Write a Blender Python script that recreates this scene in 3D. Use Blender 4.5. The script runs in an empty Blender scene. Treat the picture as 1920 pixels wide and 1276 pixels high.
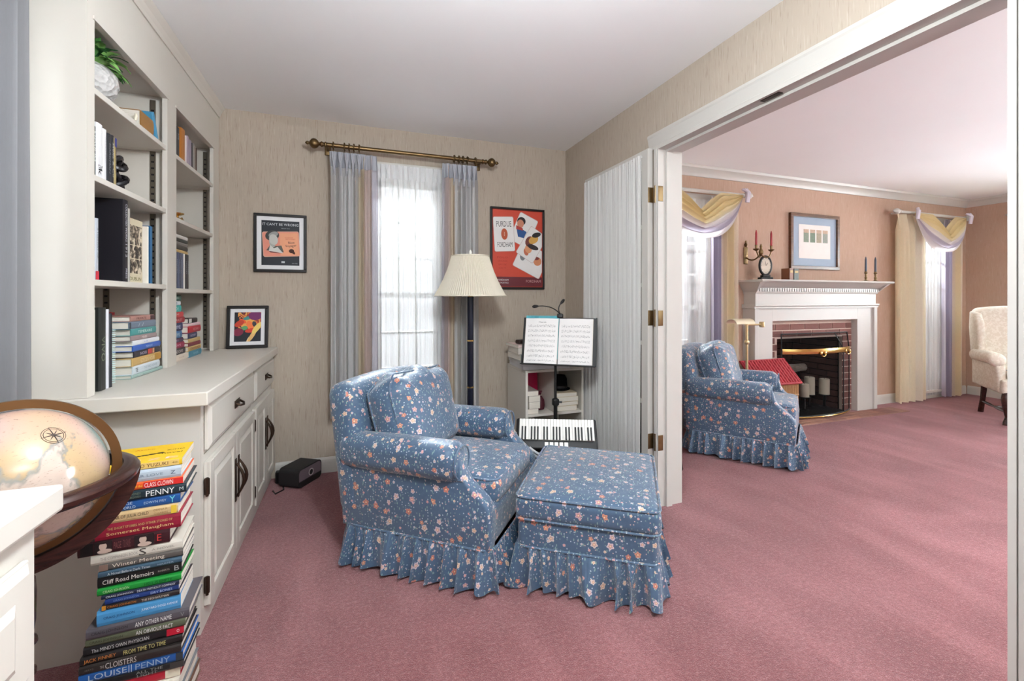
import bpy, bmesh, math, random
from mathutils import Matrix, Vector
random.seed(7)
PI = math.pi
C = bpy.context.scene.collection
S = bpy.context.scene

# ------------------------------------------------------------------ camera
TH = math.atan(298 / 828)                       # yaw away from the far wall's normal
cam_d = bpy.data.cameras.new('camera'); cam = bpy.data.objects.new('camera', cam_d); C.objects.link(cam)
cam.location = (0, 0, 1.208); cam.rotation_euler = (PI / 2, 0, -TH)
cam_d.sensor_width = 36; cam_d.lens = 828 / 1920 * 36; cam_d.shift_y = -79 / 1920
cam_d.clip_start = 0.05
S.camera = cam
# ------------------------------------------------------------------ world, light, exposure
S.view_settings.view_transform = 'Standard'; S.view_settings.look = 'None'
S.view_settings.gamma = 1; S.view_settings.use_curve_mapping = False
S.view_settings.exposure = 1.55
S.cycles.max_bounces = 10; S.cycles.diffuse_bounces = 6; S.cycles.glossy_bounces = 4
S.cycles.transparent_max_bounces = 12; S.cycles.transmission_bounces = 6
S.cycles.sample_clamp_indirect = 6
W = bpy.data.worlds.new('sky'); S.world = W; W.use_nodes = True
bg = W.node_tree.nodes['Background']; bg.inputs[0].default_value = (0.92, 0.96, 1.0, 1); bg.inputs[1].default_value = 0.5

def window_light(name, loc, direction, sx, sy, power, col=(0.87, 0.95, 1.0)):
    """soft daylight standing outside a window, facing in"""
    d = bpy.data.lights.new(name, 'AREA'); d.shape = 'RECTANGLE'; d.size = sx; d.size_y = sy
    d.energy = power; d.color = col
    o = bpy.data.objects.new(name, d); C.objects.link(o); o.location = loc
    o.rotation_euler = Vector(direction).to_track_quat('-Z', 'Y').to_euler()
    return o
window_light('daylight_study_north', (1.5, 6.2, 4.9), Vector((0.35, 3.4, 1.25)) - Vector((1.5, 6.2, 4.9)), 3.0, 2.0, 5200)   # bright sky above the garden
window_light('daylight_study_nook', (-1.6, 1.38, 1.6), (1, 0, 0), 0.9, 1.5, 26)
window_light('fill_study_south', (0.2, -2.2, 1.45), (0, 1, 0), 2.6, 1.7, 2)  # fill light for the window added behind the viewer
window_light('daylight_living_north', (4.8, 6.6, 5.0), Vector((4.6, 3.4, 1.2)) - Vector((4.8, 6.6, 5.0)), 4.5, 2.0, 7500)
window_light('daylight_living_east', (7.9, 1.9, 1.3), (-1, 0, 0), 2.0, 2.1, 330)
window_light('daylight_living_south', (4.4, -2.4, 1.4), (0, 1, 0), 3.4, 1.9, 3)

# ------------------------------------------------------------------ helpers
def lin(c):
    return tuple(((v / 255) / 12.92 if v / 255 <= .04045 else ((v / 255 + .055) / 1.055) ** 2.4) for v in c) + (1,)

class MB:
    """collects shapes, then links them as ONE mesh object"""
    def __init__(s): s.v = []; s.f = []; s.uv = []
    def add(s, vs, fs, uv=None):
        o = len(s.v); s.v += [tuple(v) for v in vs]; s.f += [tuple(i + o for i in f) for f in fs]
        s.uv += list(uv) if uv else [None] * len(vs)
        return s
    def box(s, x0, x1, y0, y1, z0, z1, b=0):
        if b > 0:
            return s.rbox(((x0 + x1) / 2, (y0 + y1) / 2, (z0 + z1) / 2), (x1 - x0, y1 - y0, z1 - z0), b, 1, 1)
        vs = [(x, y, z) for x in (x0, x1) for y in (y0, y1) for z in (z0, z1)]
        return s.add(vs, [(0, 1, 3, 2), (4, 6, 7, 5), (0, 4, 5, 1), (2, 3, 7, 6), (0, 2, 6, 4), (1, 5, 7, 3)])
    def rbox(s, c, size, r, k=2, n=4, puff=(0, 0, 0), M=None):
        h = [a / 2 for a in size]; r = min([r] + [a * .98 for a in h])
        def co(hh):
            i = hh - r
            e = [i + r * math.tan(PI / 4 * j / k) for j in range(1, k + 1)]
            mid = [-i + 2 * i * j / n for j in range(n + 1)]
            return [-a for a in reversed(e)] + mid + e
        cs = [co(a) for a in h]; vd = {}; vs = []; fs = []
        def vert(p):
            key = tuple(round(a, 6) for a in p)
            if key in vd: return vd[key]
            inn = [max(-(h[i] - r), min(h[i] - r, p[i])) for i in range(3)]
            d = Vector([p[i] - inn[i] for i in range(3)])
            q = Vector(inn) + (d.normalized() * r if d.length > 1e-9 else d)
            t = [max(0, 1 - (q[i] / h[i]) ** 2) for i in range(3)]
            for i in range(3):
                if puff[i]:
                    a, b = (i + 1) % 3, (i + 2) % 3
                    q[i] += puff[i] * (q[i] / h[i]) * (t[a] * t[b]) ** .6
            if M: q = M @ q
            vd[key] = len(vs); vs.append((q[0] + c[0], q[1] + c[1], q[2] + c[2])); return vd[key]
        for ax in range(3):
            a, b = (ax + 1) % 3, (ax + 2) % 3
            for sg in (-1, 1):
                for i in range(len(cs[a]) - 1):
                    for j in range(len(cs[b]) - 1):
                        idx = []
                        for (u, w) in ((i, j), (i + 1, j), (i + 1, j + 1), (i, j + 1)):
                            p = [0, 0, 0]; p[ax] = sg * h[ax]; p[a] = cs[a][u]; p[b] = cs[b][w]
                            idx.append(vert(p))
                        if sg < 0: idx.reverse()
                        if len(set(idx)) >= 3: fs.append(tuple(dict.fromkeys(idx)))
        return s.add(vs, fs)
    def tube(s, pts, r, n=8, closed=False):
        pts = [Vector(p) for p in pts]; m = len(pts)
        rs = r if isinstance(r, (list, tuple)) else [r] * m
        vs = []; fs = []; up = None
        for i, p in enumerate(pts):
            if closed: t = pts[(i + 1) % m] - pts[i - 1]
            else: t = pts[min(i + 1, m - 1)] - pts[max(i - 1, 0)]
            t.normalize()
            if up is None: up = Vector((0, 0, 1)) if abs(t.z) < .9 else Vector((1, 0, 0))
            a = t.cross(up); a.normalize(); b = a.cross(t); b.normalize(); up = b
            for j in range(n):
                w = 2 * PI * j / n
                vs.append(p + (a * math.cos(w) + b * math.sin(w)) * rs[i])
        for i in range(m if closed else m - 1):
            for j in range(n):
                q = (i + 1) % m
                fs.append((i * n + j, i * n + (j + 1) % n, q * n + (j + 1) % n, q * n + j))
        if not closed:
            fs += [tuple(range(n - 1, -1, -1)), tuple(range((m - 1) * n, m * n))]
        return s.add(vs, fs)
    def lathe(s, prof, c=(0, 0, 0), n=20, axis='z', M=None):
        vs = []; fs = []; m = len(prof)
        for (r, z) in prof:
            for j in range(n):
                a = 2 * PI * j / n
                p = (r * math.cos(a), r * math.sin(a), z)
                if axis == 'x': p = (z, p[0], p[1])
                if axis == 'y': p = (p[1], z, p[0])
                if M: p = M @ Vector(p)
                vs.append((p[0] + c[0], p[1] + c[1], p[2] + c[2]))
        for i in range(m - 1):
            for j in range(n):
                fs.append((i * n + j, i * n + (j + 1) % n, (i + 1) * n + (j + 1) % n, (i + 1) * n + j))
        fs += [tuple(range(n - 1, -1, -1)), tuple(range((m - 1) * n, m * n))]
        return s.add(vs, fs)
    def prism(s, poly, axis, a, b):
        m = len(poly); vs = []
        for t in (a, b):
            for (p, q) in poly:
                vs.append({'x': (t, p, q), 'y': (p, t, q), 'z': (p, q, t)}[axis])
        fs = [tuple(range(m)), tuple(range(2 * m - 1, m - 1, -1))]
        fs += [(i, i + m, (i + 1) % m + m, (i + 1) % m) for i in range(m)]
        return s.add(vs, fs)
    def grid(s, fn, nu, nv, cu=False):
        vs = []; uv = []; fs = []
        mu = nu if cu else nu + 1
        for j in range(nv + 1):
            for i in range(mu):
                r = fn(i / nu, j / nv)
                vs.append(r[:3]); uv.append(r[3:5] if len(r) >= 5 else (i / nu, j / nv))
        for j in range(nv):
            for i in range(nu):
                i2 = (i + 1) % mu
                fs.append((j * mu + i, j * mu + i2, (j + 1) * mu + i2, (j + 1) * mu + i))
        return s.add(vs, fs, uv)
    def xf(s, M):
        s.v = [tuple(M @ Vector(v)) for v in s.v]; return s
    def mesh(s, name, mat, smooth=False, recalc=True, thick=0):
        me = bpy.data.meshes.new(name)
        me.from_pydata([tuple(v) for v in s.v], [], s.f)
        if recalc:
            bm = bmesh.new(); bm.from_mesh(me); bmesh.ops.recalc_face_normals(bm, faces=bm.faces); bm.to_mesh(me); bm.free()
        me.update()
        ul = me.uv_layers.new(name='uv'); vv = me.vertices
        has = all(u is not None for u in s.uv) and len(s.uv) > 0
        for p in me.polygons:
            nn = p.normal; ax = max(range(3), key=lambda i: abs(nn[i]))
            for li in p.loop_indices:
                vi = me.loops[li].vertex_index
                if has: ul.data[li].uv = s.uv[vi]
                else:
                    c = vv[vi].co
                    ul.data[li].uv = ((c.y, c.z) if ax == 0 else (c.x + .37, c.z) if ax == 1 else (c.x + .11, c.y + .23))
        if smooth:
            me.shade_smooth(); me.set_sharp_from_angle(angle=math.radians(42))
        me.materials.append(mat)
        return me
    def build(s, name, mat, parent=None, smooth=False, recalc=True):
        o = bpy.data.objects.new(name, s.mesh(name, mat, smooth, recalc)); C.objects.link(o)
        if parent: o.parent = parent
        return o

def tag(o, label=None, cat=None, group=None, kind=None):
    if label: o['label'] = label
    if cat: o['category'] = cat
    if group: o['group'] = group
    if kind: o['kind'] = kind
    return o
def thing(name, label, cat, loc=(0, 0, 0), rotz=0, group=None):
    o = bpy.data.objects.new(name, None); C.objects.link(o); o.location = loc; o.rotation_euler = (0, 0, rotz)
    o.empty_display_size = .05
    return tag(o, label, cat, group)
def dup(o, parent=None):
    c = o.copy(); C.objects.link(c)
    if parent: c.parent = parent
    for ch in list(o.children): dup(ch, c)
    return c
def struct(o): o['kind'] = 'structure'; return o
def inst(name, me, parent, loc=(0, 0, 0), rot=None):
    o = bpy.data.objects.new(name, me); C.objects.link(o); o.parent = parent; o.location = loc
    if rot: o.rotation_euler = rot
    return o

# ------------------------------------------------------------------ materials
class NT:
    def __init__(s, name):
        s.m = bpy.data.materials.new(name); s.m.use_nodes = True; s.t = s.m.node_tree
        s.b = s.t.nodes['Principled BSDF']; s.out = s.t.nodes['Material Output']
    def n(s, typ, **k):
        nd = s.t.nodes.new(typ)
        for a, v in k.items(): setattr(nd, a, v)
        return nd
    def l(s, a, b): s.t.links.new(a, b)
    def set(s, sock, v):
        if hasattr(v, 'is_output'): s.l(v, sock)
        else: sock.default_value = v
    def math(s, op, a, b=0.0, c=None):
        nd = s.n('ShaderNodeMath', operation=op); s.set(nd.inputs[0], a); s.set(nd.inputs[1], b)
        if c is not None: s.set(nd.inputs[2], c)
        return nd.outputs[0]
    def mix(s, f, a, b, blend='MIX'):
        nd = s.n('ShaderNodeMix', data_type='RGBA', blend_type=blend)
        s.set(nd.inputs[0], f); s.set(nd.inputs[6], a); s.set(nd.inputs[7], b); return nd.outputs[2]
    def co(s, which='Object', scale=(1, 1, 1), loc=(0, 0, 0)):
        tc = s.n('ShaderNodeTexCoord'); mp = s.n('ShaderNodeMapping')
        s.l(tc.outputs[which], mp.inputs[0]); mp.inputs[3].default_value = scale; mp.inputs[1].default_value = loc
        return mp.outputs[0]
    def noise(s, vec, scale, detail=2, rough=.5, dist=0):
        nd = s.n('ShaderNodeTexNoise'); s.l(vec, nd.inputs['Vector']); nd.inputs['Scale'].default_value = scale
        nd.inputs['Detail'].default_value = detail; nd.inputs['Roughness'].default_value = rough
        nd.inputs['Distortion'].default_value = dist; return nd.outputs['Fac']
    def vor(s, vec, scale, dim='3D', feature='F1', rnd=1.0):
        nd = s.n('ShaderNodeTexVoronoi', voronoi_dimensions=dim, feature=feature); s.l(vec, nd.inputs['Vector'])
        nd.inputs['Scale'].default_value = scale; nd.inputs['Randomness'].default_value = rnd; return nd
    def step(s, v, lo, hi, to0=0.0, to1=1.0):
        nd = s.n('ShaderNodeMapRange'); s.set(nd.inputs[0], v)
        for i, x in zip((1, 2, 3, 4), (lo, hi, to0, to1)): s.set(nd.inputs[i], x)
        return nd.outputs[0]
    def ramp(s, f, stops, interp='LINEAR'):
        nd = s.n('ShaderNodeValToRGB'); s.l(f, nd.inputs[0]); cr = nd.color_ramp; cr.interpolation = interp
        while len(cr.elements) < len(stops): cr.elements.new(.5)
        for e, (p, c) in zip(cr.elements, stops): e.position = p; e.color = lin(c)
        return nd.outputs[0]
    def bump(s, h, strength=.3, dist=.01):
        nd = s.n('ShaderNodeBump'); nd.inputs['Strength'].default_value = strength; nd.inputs['Distance'].default_value = dist
        s.l(h, nd.inputs['Height']); s.l(nd.outputs[0], s.b.inputs['Normal'])
    def p(s, color=None, rough=.6, metal=0, spec=.5, **k):
        if color is not None: s.set(s.b.inputs['Base Color'], color)
        s.b.inputs['Roughness'].default_value = rough; s.b.inputs['Metallic'].default_value = metal
        s.b.inputs['Specular IOR Level'].default_value = spec
        for a, v in k.items(): s.b.inputs[a].default_value = v
        return s.m

_cache = {}
def plain(rgb, rough=.6, metal=0, spec=.4, var=.06, scale=14, name='paint'):
    key = (rgb, rough, metal, spec, var, scale)
    if key in _cache: return _cache[key]
    t = NT(name); c = lin(rgb)
    f = t.noise(t.co(), scale, 3)
    d = tuple(v * (1 - var) for v in c[:3]) + (1,); u = tuple(min(1, v * (1 + var)) for v in c[:3]) + (1,)
    _cache[key] = t.p(t.mix(f, d, u), rough, metal, spec)
    return _cache[key]

WHITE = plain((206, 201, 192), .38, name='cabinet_paint', var=.02)
TRIM = plain((190, 187, 181), .4, name='trim_paint', var=.02)
JAMB = TRIM
CEIL = plain((238, 239, 240), .9, spec=.1, var=.012, scale=3, name='ceiling_paint')
BLACK = plain((22, 21, 22), .45, name='black_plastic')
BLACKFRAME = plain((24, 20, 20), .4, name='black_frame')
BRASS = plain((126, 106, 76), .42, 1, name='brass', var=.15, scale=40)
OLDBRASS = plain((120, 98, 68), .38, 1, name='antique_brass', var=.2, scale=40)
POLISHED = plain((214, 178, 110), .2, 1, name='polished_brass')
BRONZE = plain((66, 52, 42), .4, .8, name='dark_bronze', var=.2, scale=60)
PAPER = plain((228, 222, 210), .8, spec=.1, name='page_paper')
PAGES = None
IVORY = plain((232, 230, 224), .3, name='ivory_keys', var=.02)

def mk_pages():
    t = NT('page_edges'); v = t.co('Object', (3, 3, 900)); f = t.noise(v, 1, 2)
    return t.p(t.ramp(f, [(.3, (200, 192, 178)), (.7, (236, 230, 220))]), .85, spec=.1)
PAGES = mk_pages()

def mk_wall(name, base, dark, light, warm=None):
    t = NT(name); g = t.n('ShaderNodeNewGeometry').outputs['Position']
    mp = t.n('ShaderNodeMapping'); t.l(g, mp.inputs[0]); mp.inputs[3].default_value = (205, 205, 11)
    f = t.noise(mp.outputs[0], 1, 2, .6)
    c = t.mix(t.step(f, .6, .72), lin(base), lin(dark))
    c = t.mix(t.step(f, .40, .30), c, lin(light))
    big = t.noise(g, 2.2, 2)
    c = t.mix(t.step(big, .35, .65, 0, .12), c, lin(dark))
    t.bump(f, .12, .004)
    return t.p(c, .85, spec=.15)
BEIGE = mk_wall('beige_wallpaper', (176, 164, 150), (154, 140, 125), (186, 175, 162))
PEACH = mk_wall('peach_wallpaper', (178, 150, 132), (164, 134, 116), (188, 163, 147))

def mk_carpet():
    t = NT('rose_carpet'); g = t.n('ShaderNodeNewGeometry').outputs['Position']
    a = t.noise(g, 1.7, 4, .6, .6); b = t.noise(g, 240, 2, .7); c2 = t.noise(g, 70, 2, .6)
    mp = t.n('ShaderNodeMapping'); t.l(g, mp.inputs[0]); mp.inputs[2].default_value = (0, 0, .7); mp.inputs[3].default_value = (3.6, 1.3, 1)
    st = t.noise(mp.outputs[0], 1, 3, .55, .4)
    col = t.mix(t.step(a, .35, .68), lin((128, 68, 71)), lin((150, 88, 91)))
    col = t.mix(t.step(st, .46, .68, 0, .6), col, lin((170, 108, 110)))
    sp = t.math('ADD', t.math('MULTIPLY', b, .65), t.math('MULTIPLY', c2, .35))
    col = t.mix(t.step(sp, .56, .38, 0, .55), col, lin((96, 46, 50)))
    col = t.mix(t.step(sp, .53, .66, 0, .45), col, lin((196, 148, 149)))
    t.bump(sp, .9, .012)
    return t.p(col, 1.0, spec=.05, **{'Sheen Weight': .25})
CARPET = mk_carpet()

def mk_floral():
    t = NT('blue_floral_chintz'); uv = t.co('UV'); v3 = t.co('Object')
    base = t.mix(t.noise(v3, 60, 3), lin((58, 82, 108)), lin((74, 98, 124)))
    # leaves and specks
    wv = t.n('ShaderNodeVectorMath', operation='ADD'); t.l(uv, wv.inputs[0]); wv.inputs[1].default_value = (.31, .17, 0)
    lf = t.vor(wv.outputs[0], 72, '2D'); lr = t.n('ShaderNodeSeparateColor'); t.l(lf.outputs['Color'], lr.inputs[0])
    lm = t.math('MULTIPLY', t.step(lf.outputs['Distance'], .21, .15), t.math('GREATER_THAN', lr.outputs[0], .5))
    lc = t.ramp(lr.outputs[1], [(0, (172, 184, 196)), (.4, (112, 138, 138)), (.7, (186, 164, 160)), (1, (140, 152, 178))], 'CONSTANT')
    col = t.mix(lm, base, lc)
    # small sprigs: stretched cells
    mp = t.n('ShaderNodeMapping'); t.l(uv, mp.inputs[0]); mp.inputs[2].default_value = (0, 0, .8); mp.inputs[3].default_value = (1, .35, 1)
    sg = t.vor(mp.outputs[0], 70, '2D'); sr = t.n('ShaderNodeSeparateColor'); t.l(sg.outputs['Color'], sr.inputs[0])
    sm = t.math('MULTIPLY', t.step(sg.outputs['Distance'], .16, .11), t.math('GREATER_THAN', sr.outputs[0], .5))
    col = t.mix(sm, col, lin((128, 158, 150)))
    def flowers(col, scale, off, keep, size, cols):
        ad = t.n('ShaderNodeVectorMath', operation='ADD'); t.l(uv, ad.inputs[0]); ad.inputs[1].default_value = off
        vo = t.vor(ad.outputs[0], scale, '2D', rnd=.85)
        sb = t.n('ShaderNodeVectorMath', operation='SUBTRACT'); t.l(ad.outputs[0], sb.inputs[0])
        sc = t.n('ShaderNodeVectorMath', operation='SCALE'); t.l(vo.outputs['Position'], sc.inputs[0]); sc.inputs['Scale'].default_value = 1.0
        t.l(sc.outputs[0], sb.inputs[1])
        sx = t.n('ShaderNodeSeparateXYZ'); t.l(sb.outputs[0], sx.inputs[0])
        ang = t.math('ARCTAN2', sx.outputs[1], sx.outputs[0])
        rr = t.n('ShaderNodeSeparateColor'); t.l(vo.outputs['Color'], rr.inputs[0])
        pet = t.math('ADD', t.math('MULTIPLY', t.math('COSINE', t.math('ADD', t.math('MULTIPLY', ang, 5), t.math('MULTIPLY', rr.outputs[2], 6.28))), .15), .88)
        rad = t.math('MULTIPLY', pet, t.math('MULTIPLY_ADD', rr.outputs[1], size * .5, size * .7))
        d = t.n('ShaderNodeVectorMath', operation='LENGTH'); t.l(sb.outputs[0], d.inputs[0])
        q = t.math('DIVIDE', d.outputs['Value'], rad)
        m = t.math('MULTIPLY', t.step(q, 1.0, .85), t.math('LESS_THAN', rr.outputs[0], keep))
        fc = t.ramp(t.math('FRACT', t.math('MULTIPLY', rr.outputs[0], 7.3)), cols, 'CONSTANT')
        fc = t.mix(t.step(q, .45, .8, .55, 0), fc, lin((150, 84, 66)))
        fc = t.mix(t.step(q, .30, .22), fc, lin((226, 190, 150)))
        return t.mix(m, col, fc)
    col = flowers(col, 31, (5.2, 1.3, 0), .34, .0065, [(0, (206, 208, 218)), (.3, (214, 170, 176)), (.55, (222, 206, 186)), (.8, (186, 142, 160))])
    col = flowers(col, 16.5, (2.1, 7.7, 0), .62, .0140, [(0, (204, 146, 122)), (.2, (206, 190, 196)), (.4, (196, 128, 112)), (.55, (216, 194, 174)), (.75, (196, 160, 166)), (.9, (208, 196, 190))])
    t.bump(t.noise(v3, 9, 3), .35, .02)
    return t.p(col, .5, spec=.45, **{'Sheen Weight': .3})
FLORAL = mk_floral()

def mk_stripes(name, stops, rough=.7, trans=.35, sheen=.2, header=None, coord='UV'):
    """cloth with stripes along u; header colour above v>.94"""
    t = NT(name); uv = t.co(coord); sx = t.n('ShaderNodeSeparateXYZ'); t.l(uv, sx.inputs[0])
    c = t.ramp(sx.outputs[0], stops)
    if header: c = t.mix(t.math('LESS_THAN', sx.outputs[1], header[0]), c, lin(header[1]))
    w = t.co('Object', (400, 400, 40)); c = t.mix(t.step(t.noise(w, 1, 2), .3, .7, 0, .1), c, lin((120, 116, 116)))
    m = t.p(c, rough, spec=.25)
    tr = t.n('ShaderNodeBsdfTranslucent'); t.l(c, tr.inputs[0])
    mx = t.n('ShaderNodeMixShader'); mx.inputs[0].default_value = trans
    t.l(t.b.outputs[0], mx.inputs[1]); t.l(tr.outputs[0], mx.inputs[2]); t.l(mx.outputs[0], t.out.inputs[0])
    return m
def mk_sheer(name, rgb, alpha=.42, trl=.5):
    t = NT(name)
    df = t.n('ShaderNodeBsdfDiffuse'); df.inputs[0].default_value = lin(rgb)
    tr = t.n('ShaderNodeBsdfTranslucent'); tr.inputs[0].default_value = lin(rgb)
    tp = t.n('ShaderNodeBsdfTransparent')
    a = t.n('ShaderNodeMixShader'); a.inputs[0].default_value = trl; t.l(df.outputs[0], a.inputs[1]); t.l(tr.outputs[0], a.inputs[2])
    b = t.n('ShaderNodeMixShader'); b.inputs[0].default_value = alpha; t.l(a.outputs[0], b.inputs[1]); t.l(tp.outputs[0], b.inputs[2])
    t.l(b.outputs[0], t.out.inputs[0]); return t.m
SHEER = mk_sheer('white_sheer', (236, 237, 238), .38, .055)
DOORSHEER = mk_sheer('door_sheer', (226, 225, 222), .10, .25)
def mk_glass(name='window_glass', tint=(1, 1, 1, 1)):
    t = NT(name); tp = t.n('ShaderNodeBsdfTransparent'); tp.inputs[0].default_value = tint
    gl = t.n('ShaderNodeBsdfGlossy'); gl.inputs['Roughness'].default_value = .03
    fr = t.n('ShaderNodeFresnel'); mx = t.n('ShaderNodeMixShader')
    t.l(fr.outputs[0], mx.inputs[0]); t.l(tp.outputs[0], mx.inputs[1]); t.l(gl.outputs[0], mx.inputs[2]); t.l(mx.outputs[0], t.out.inputs[0]); return t.m
GLASS = mk_glass()
def mk_mesh():
    t = NT('screen_mesh'); tp = t.n('ShaderNodeBsdfTransparent'); df = t.n('ShaderNodeBsdfDiffuse'); df.inputs[0].default_value = (.012, .011, .011, 1)
    mx = t.n('ShaderNodeMixShader'); mx.inputs[0].default_value = .42
    t.l(tp.outputs[0], mx.inputs[1]); t.l(df.outputs[0], mx.inputs[2]); t.l(mx.outputs[0], t.out.inputs[0]); return t.m
SCREEN = mk_mesh()
def mk_wood(name, a, b, rough=.3, scale=(4, 4, 30)):
    t = NT(name); f = t.noise(t.co('Object', scale), 2, 4, .6, 1.2)
    return t.p(t.ramp(f, [(.3, a), (.7, b)]), rough, spec=.5)
DARKWOOD = mk_wood('dark_mahogany', (36, 20, 18), (66, 38, 32), .22)
MIDWOOD = mk_wood('walnut', (70, 46, 30), (110, 74, 48), .35)
def mk_brick(name, cols):
    t = NT(name); oi = t.n('ShaderNodeObjectInfo'); c = t.ramp(oi.outputs['Random'], [(0, cols[0]), (.5, cols[1]), (1, cols[2])])
    f = t.noise(t.co(), 90, 3); c = t.mix(t.step(f, .3, .7, 0, .3), c, lin((96, 64, 58))); t.bump(f, .4, .006)
    return t.p(c, .9, spec=.15)
BRICK = mk_brick('red_brick', [(124, 86, 80), (134, 96, 89), (114, 80, 75)])
FIREBRICK = mk_brick('sooty_firebrick', [(98, 74, 68), (110, 84, 78), (86, 66, 62)])
MORTAR = plain((196, 176, 164), .95, spec=.05, name='mortar')
SOOT = plain((44, 38, 36), .95, spec=.05, name='soot')
CREAM = plain((226, 216, 196), .55, name='cream_wax')
WICKER = plain((176, 134, 92), .6, name='wicker', var=.2, scale=80)
REDWICKER = plain((150, 34, 44), .5, name='red_wicker', var=.2, scale=80)

# ------------------------------------------------------------------ flat print
_txt = {}
def text_mesh(body, w, h, mat):
    cu = bpy.data.curves.new('t', 'FONT'); cu.body = body; cu.size = 1; cu.resolution_u = 2
    ob = bpy.data.objects.new('t', cu); me = bpy.data.meshes.new_from_object(ob)
    bpy.data.objects.remove(ob); bpy.data.curves.remove(cu)
    xs = [v.co.x for v in me.vertices] or [0, 1]; ys = [v.co.y for v in me.vertices] or [0, 1]
    x0, x1, y0, y1 = min(xs), max(xs), min(ys), max(ys)
    sx, sy = w / max(1e-6, x1 - x0), h / max(1e-6, y1 - y0)
    for v in me.vertices: v.co = ((v.co.x - (x0 + x1) / 2) * sx, (v.co.y - (y0 + y1) / 2) * sy, 0)
    me.materials.clear(); me.materials.append(mat)
    return me
INKS = {}
def ink(rgb): return plain(rgb, .6, 0, .3, .02, 14, 'ink')
def put_text(body, w, h, rgb, parent, M, name='lettering'):
    me = text_mesh(body, w, h, ink(rgb)); me.name = name
    for v in me.vertices: v.co = M @ v.co
    o = bpy.data.objects.new(name, me); C.objects.link(o); o.parent = parent; return o
FRONT = Matrix(((1, 0, 0, 0), (0, 0, -1, 0), (0, 1, 0, 0), (0, 0, 0, 1)))       # text plane facing -Y
def at(x, y, z): return Matrix.Translation((x, y, z))

# ================================================================== THE SETTING
CZ = 2.44
NY = 3.33          # inner face of the north (window) wall
def wall(name, axis, a0, a1, u0, u1, z0, z1, holes, mat):
    """slab between a0..a1 across `axis`, running u0..u1, with rectangular holes (u0,u1,z0,z1)"""
    m = MB(); us = sorted({u0, u1, *[h[0] for h in holes], *[h[1] for h in holes]})
    for p, q in zip(us, us[1:]):
        zz = [z0]; hs = sorted([h for h in holes if h[0] <= p and h[1] >= q], key=lambda h: h[2])
        cur = z0
        for h in hs:
            if h[2] > cur: m.box(*((a0, a1, p, q) if axis == 'x' else (p, q, a0, a1)), cur, h[2])
            cur = h[3]
        if cur < z1: m.box(*((a0, a1, p, q) if axis == 'x' else (p, q, a0, a1)), cur, z1)
    return struct(m.build(name, mat))

struct(MB().box(-1.3, 7.5, -1.8, 3.5, -.1, 0).build('floor', CARPET))
struct(MB().box(-1.3, 7.5, -1.8, 3.5, CZ, CZ + .1).build('ceiling', CEIL))
STW = (.12, .66, .34, 2.12)                   # study window hole
LWA = (2.42, 3.22, .12, 2.12); LWB = (6.2, 6.85, .12, 2.12)
FBX = (4.0, 4.95, .0, .80)                    # firebox hole
wall('wall_north', 'y', NY, NY + .16, -1.3, 1.745, 0, CZ, [STW], BEIGE)
wall('wall_living_north', 'y', NY, NY + .16, 1.745, 7.5, 0, CZ, [LWA, (3.88, 5.07, .0, 1.0), LWB], PEACH)
NKW = (1.08, 1.72, .95, 2.1)
wall('wall_west', 'x', -1.27, -1.12, -1.8, NY, 0, CZ, [NKW], BEIGE)
SSW = (-.95, 1.35, .75, 2.15); LSW = (2.8, 6.0, .5, 2.15)
wall('wall_south', 'y', -1.8, -1.65, -1.12, 1.745, 0, CZ, [SSW], BEIGE)
wall('wall_living_south', 'y', -1.8, -1.65, 1.745, 7.5, 0, CZ, [LSW], PEACH)
LEW = (1.0, 2.72, .15, 2.12)
wall('wall_living_east', 'x', 7.33, 7.5, -1.65, NY, 0, CZ, [LEW], PEACH)
OPN = (.65, 2.137, 0, 2.09)
wall('wall_east', 'x', 1.675, 1.745, -1.65, NY, 0, CZ, [OPN], BEIGE)
wall('wall_living_west', 'x', 1.745, 1.82, -1.65, NY, 0, CZ, [OPN], PEACH)

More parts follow.
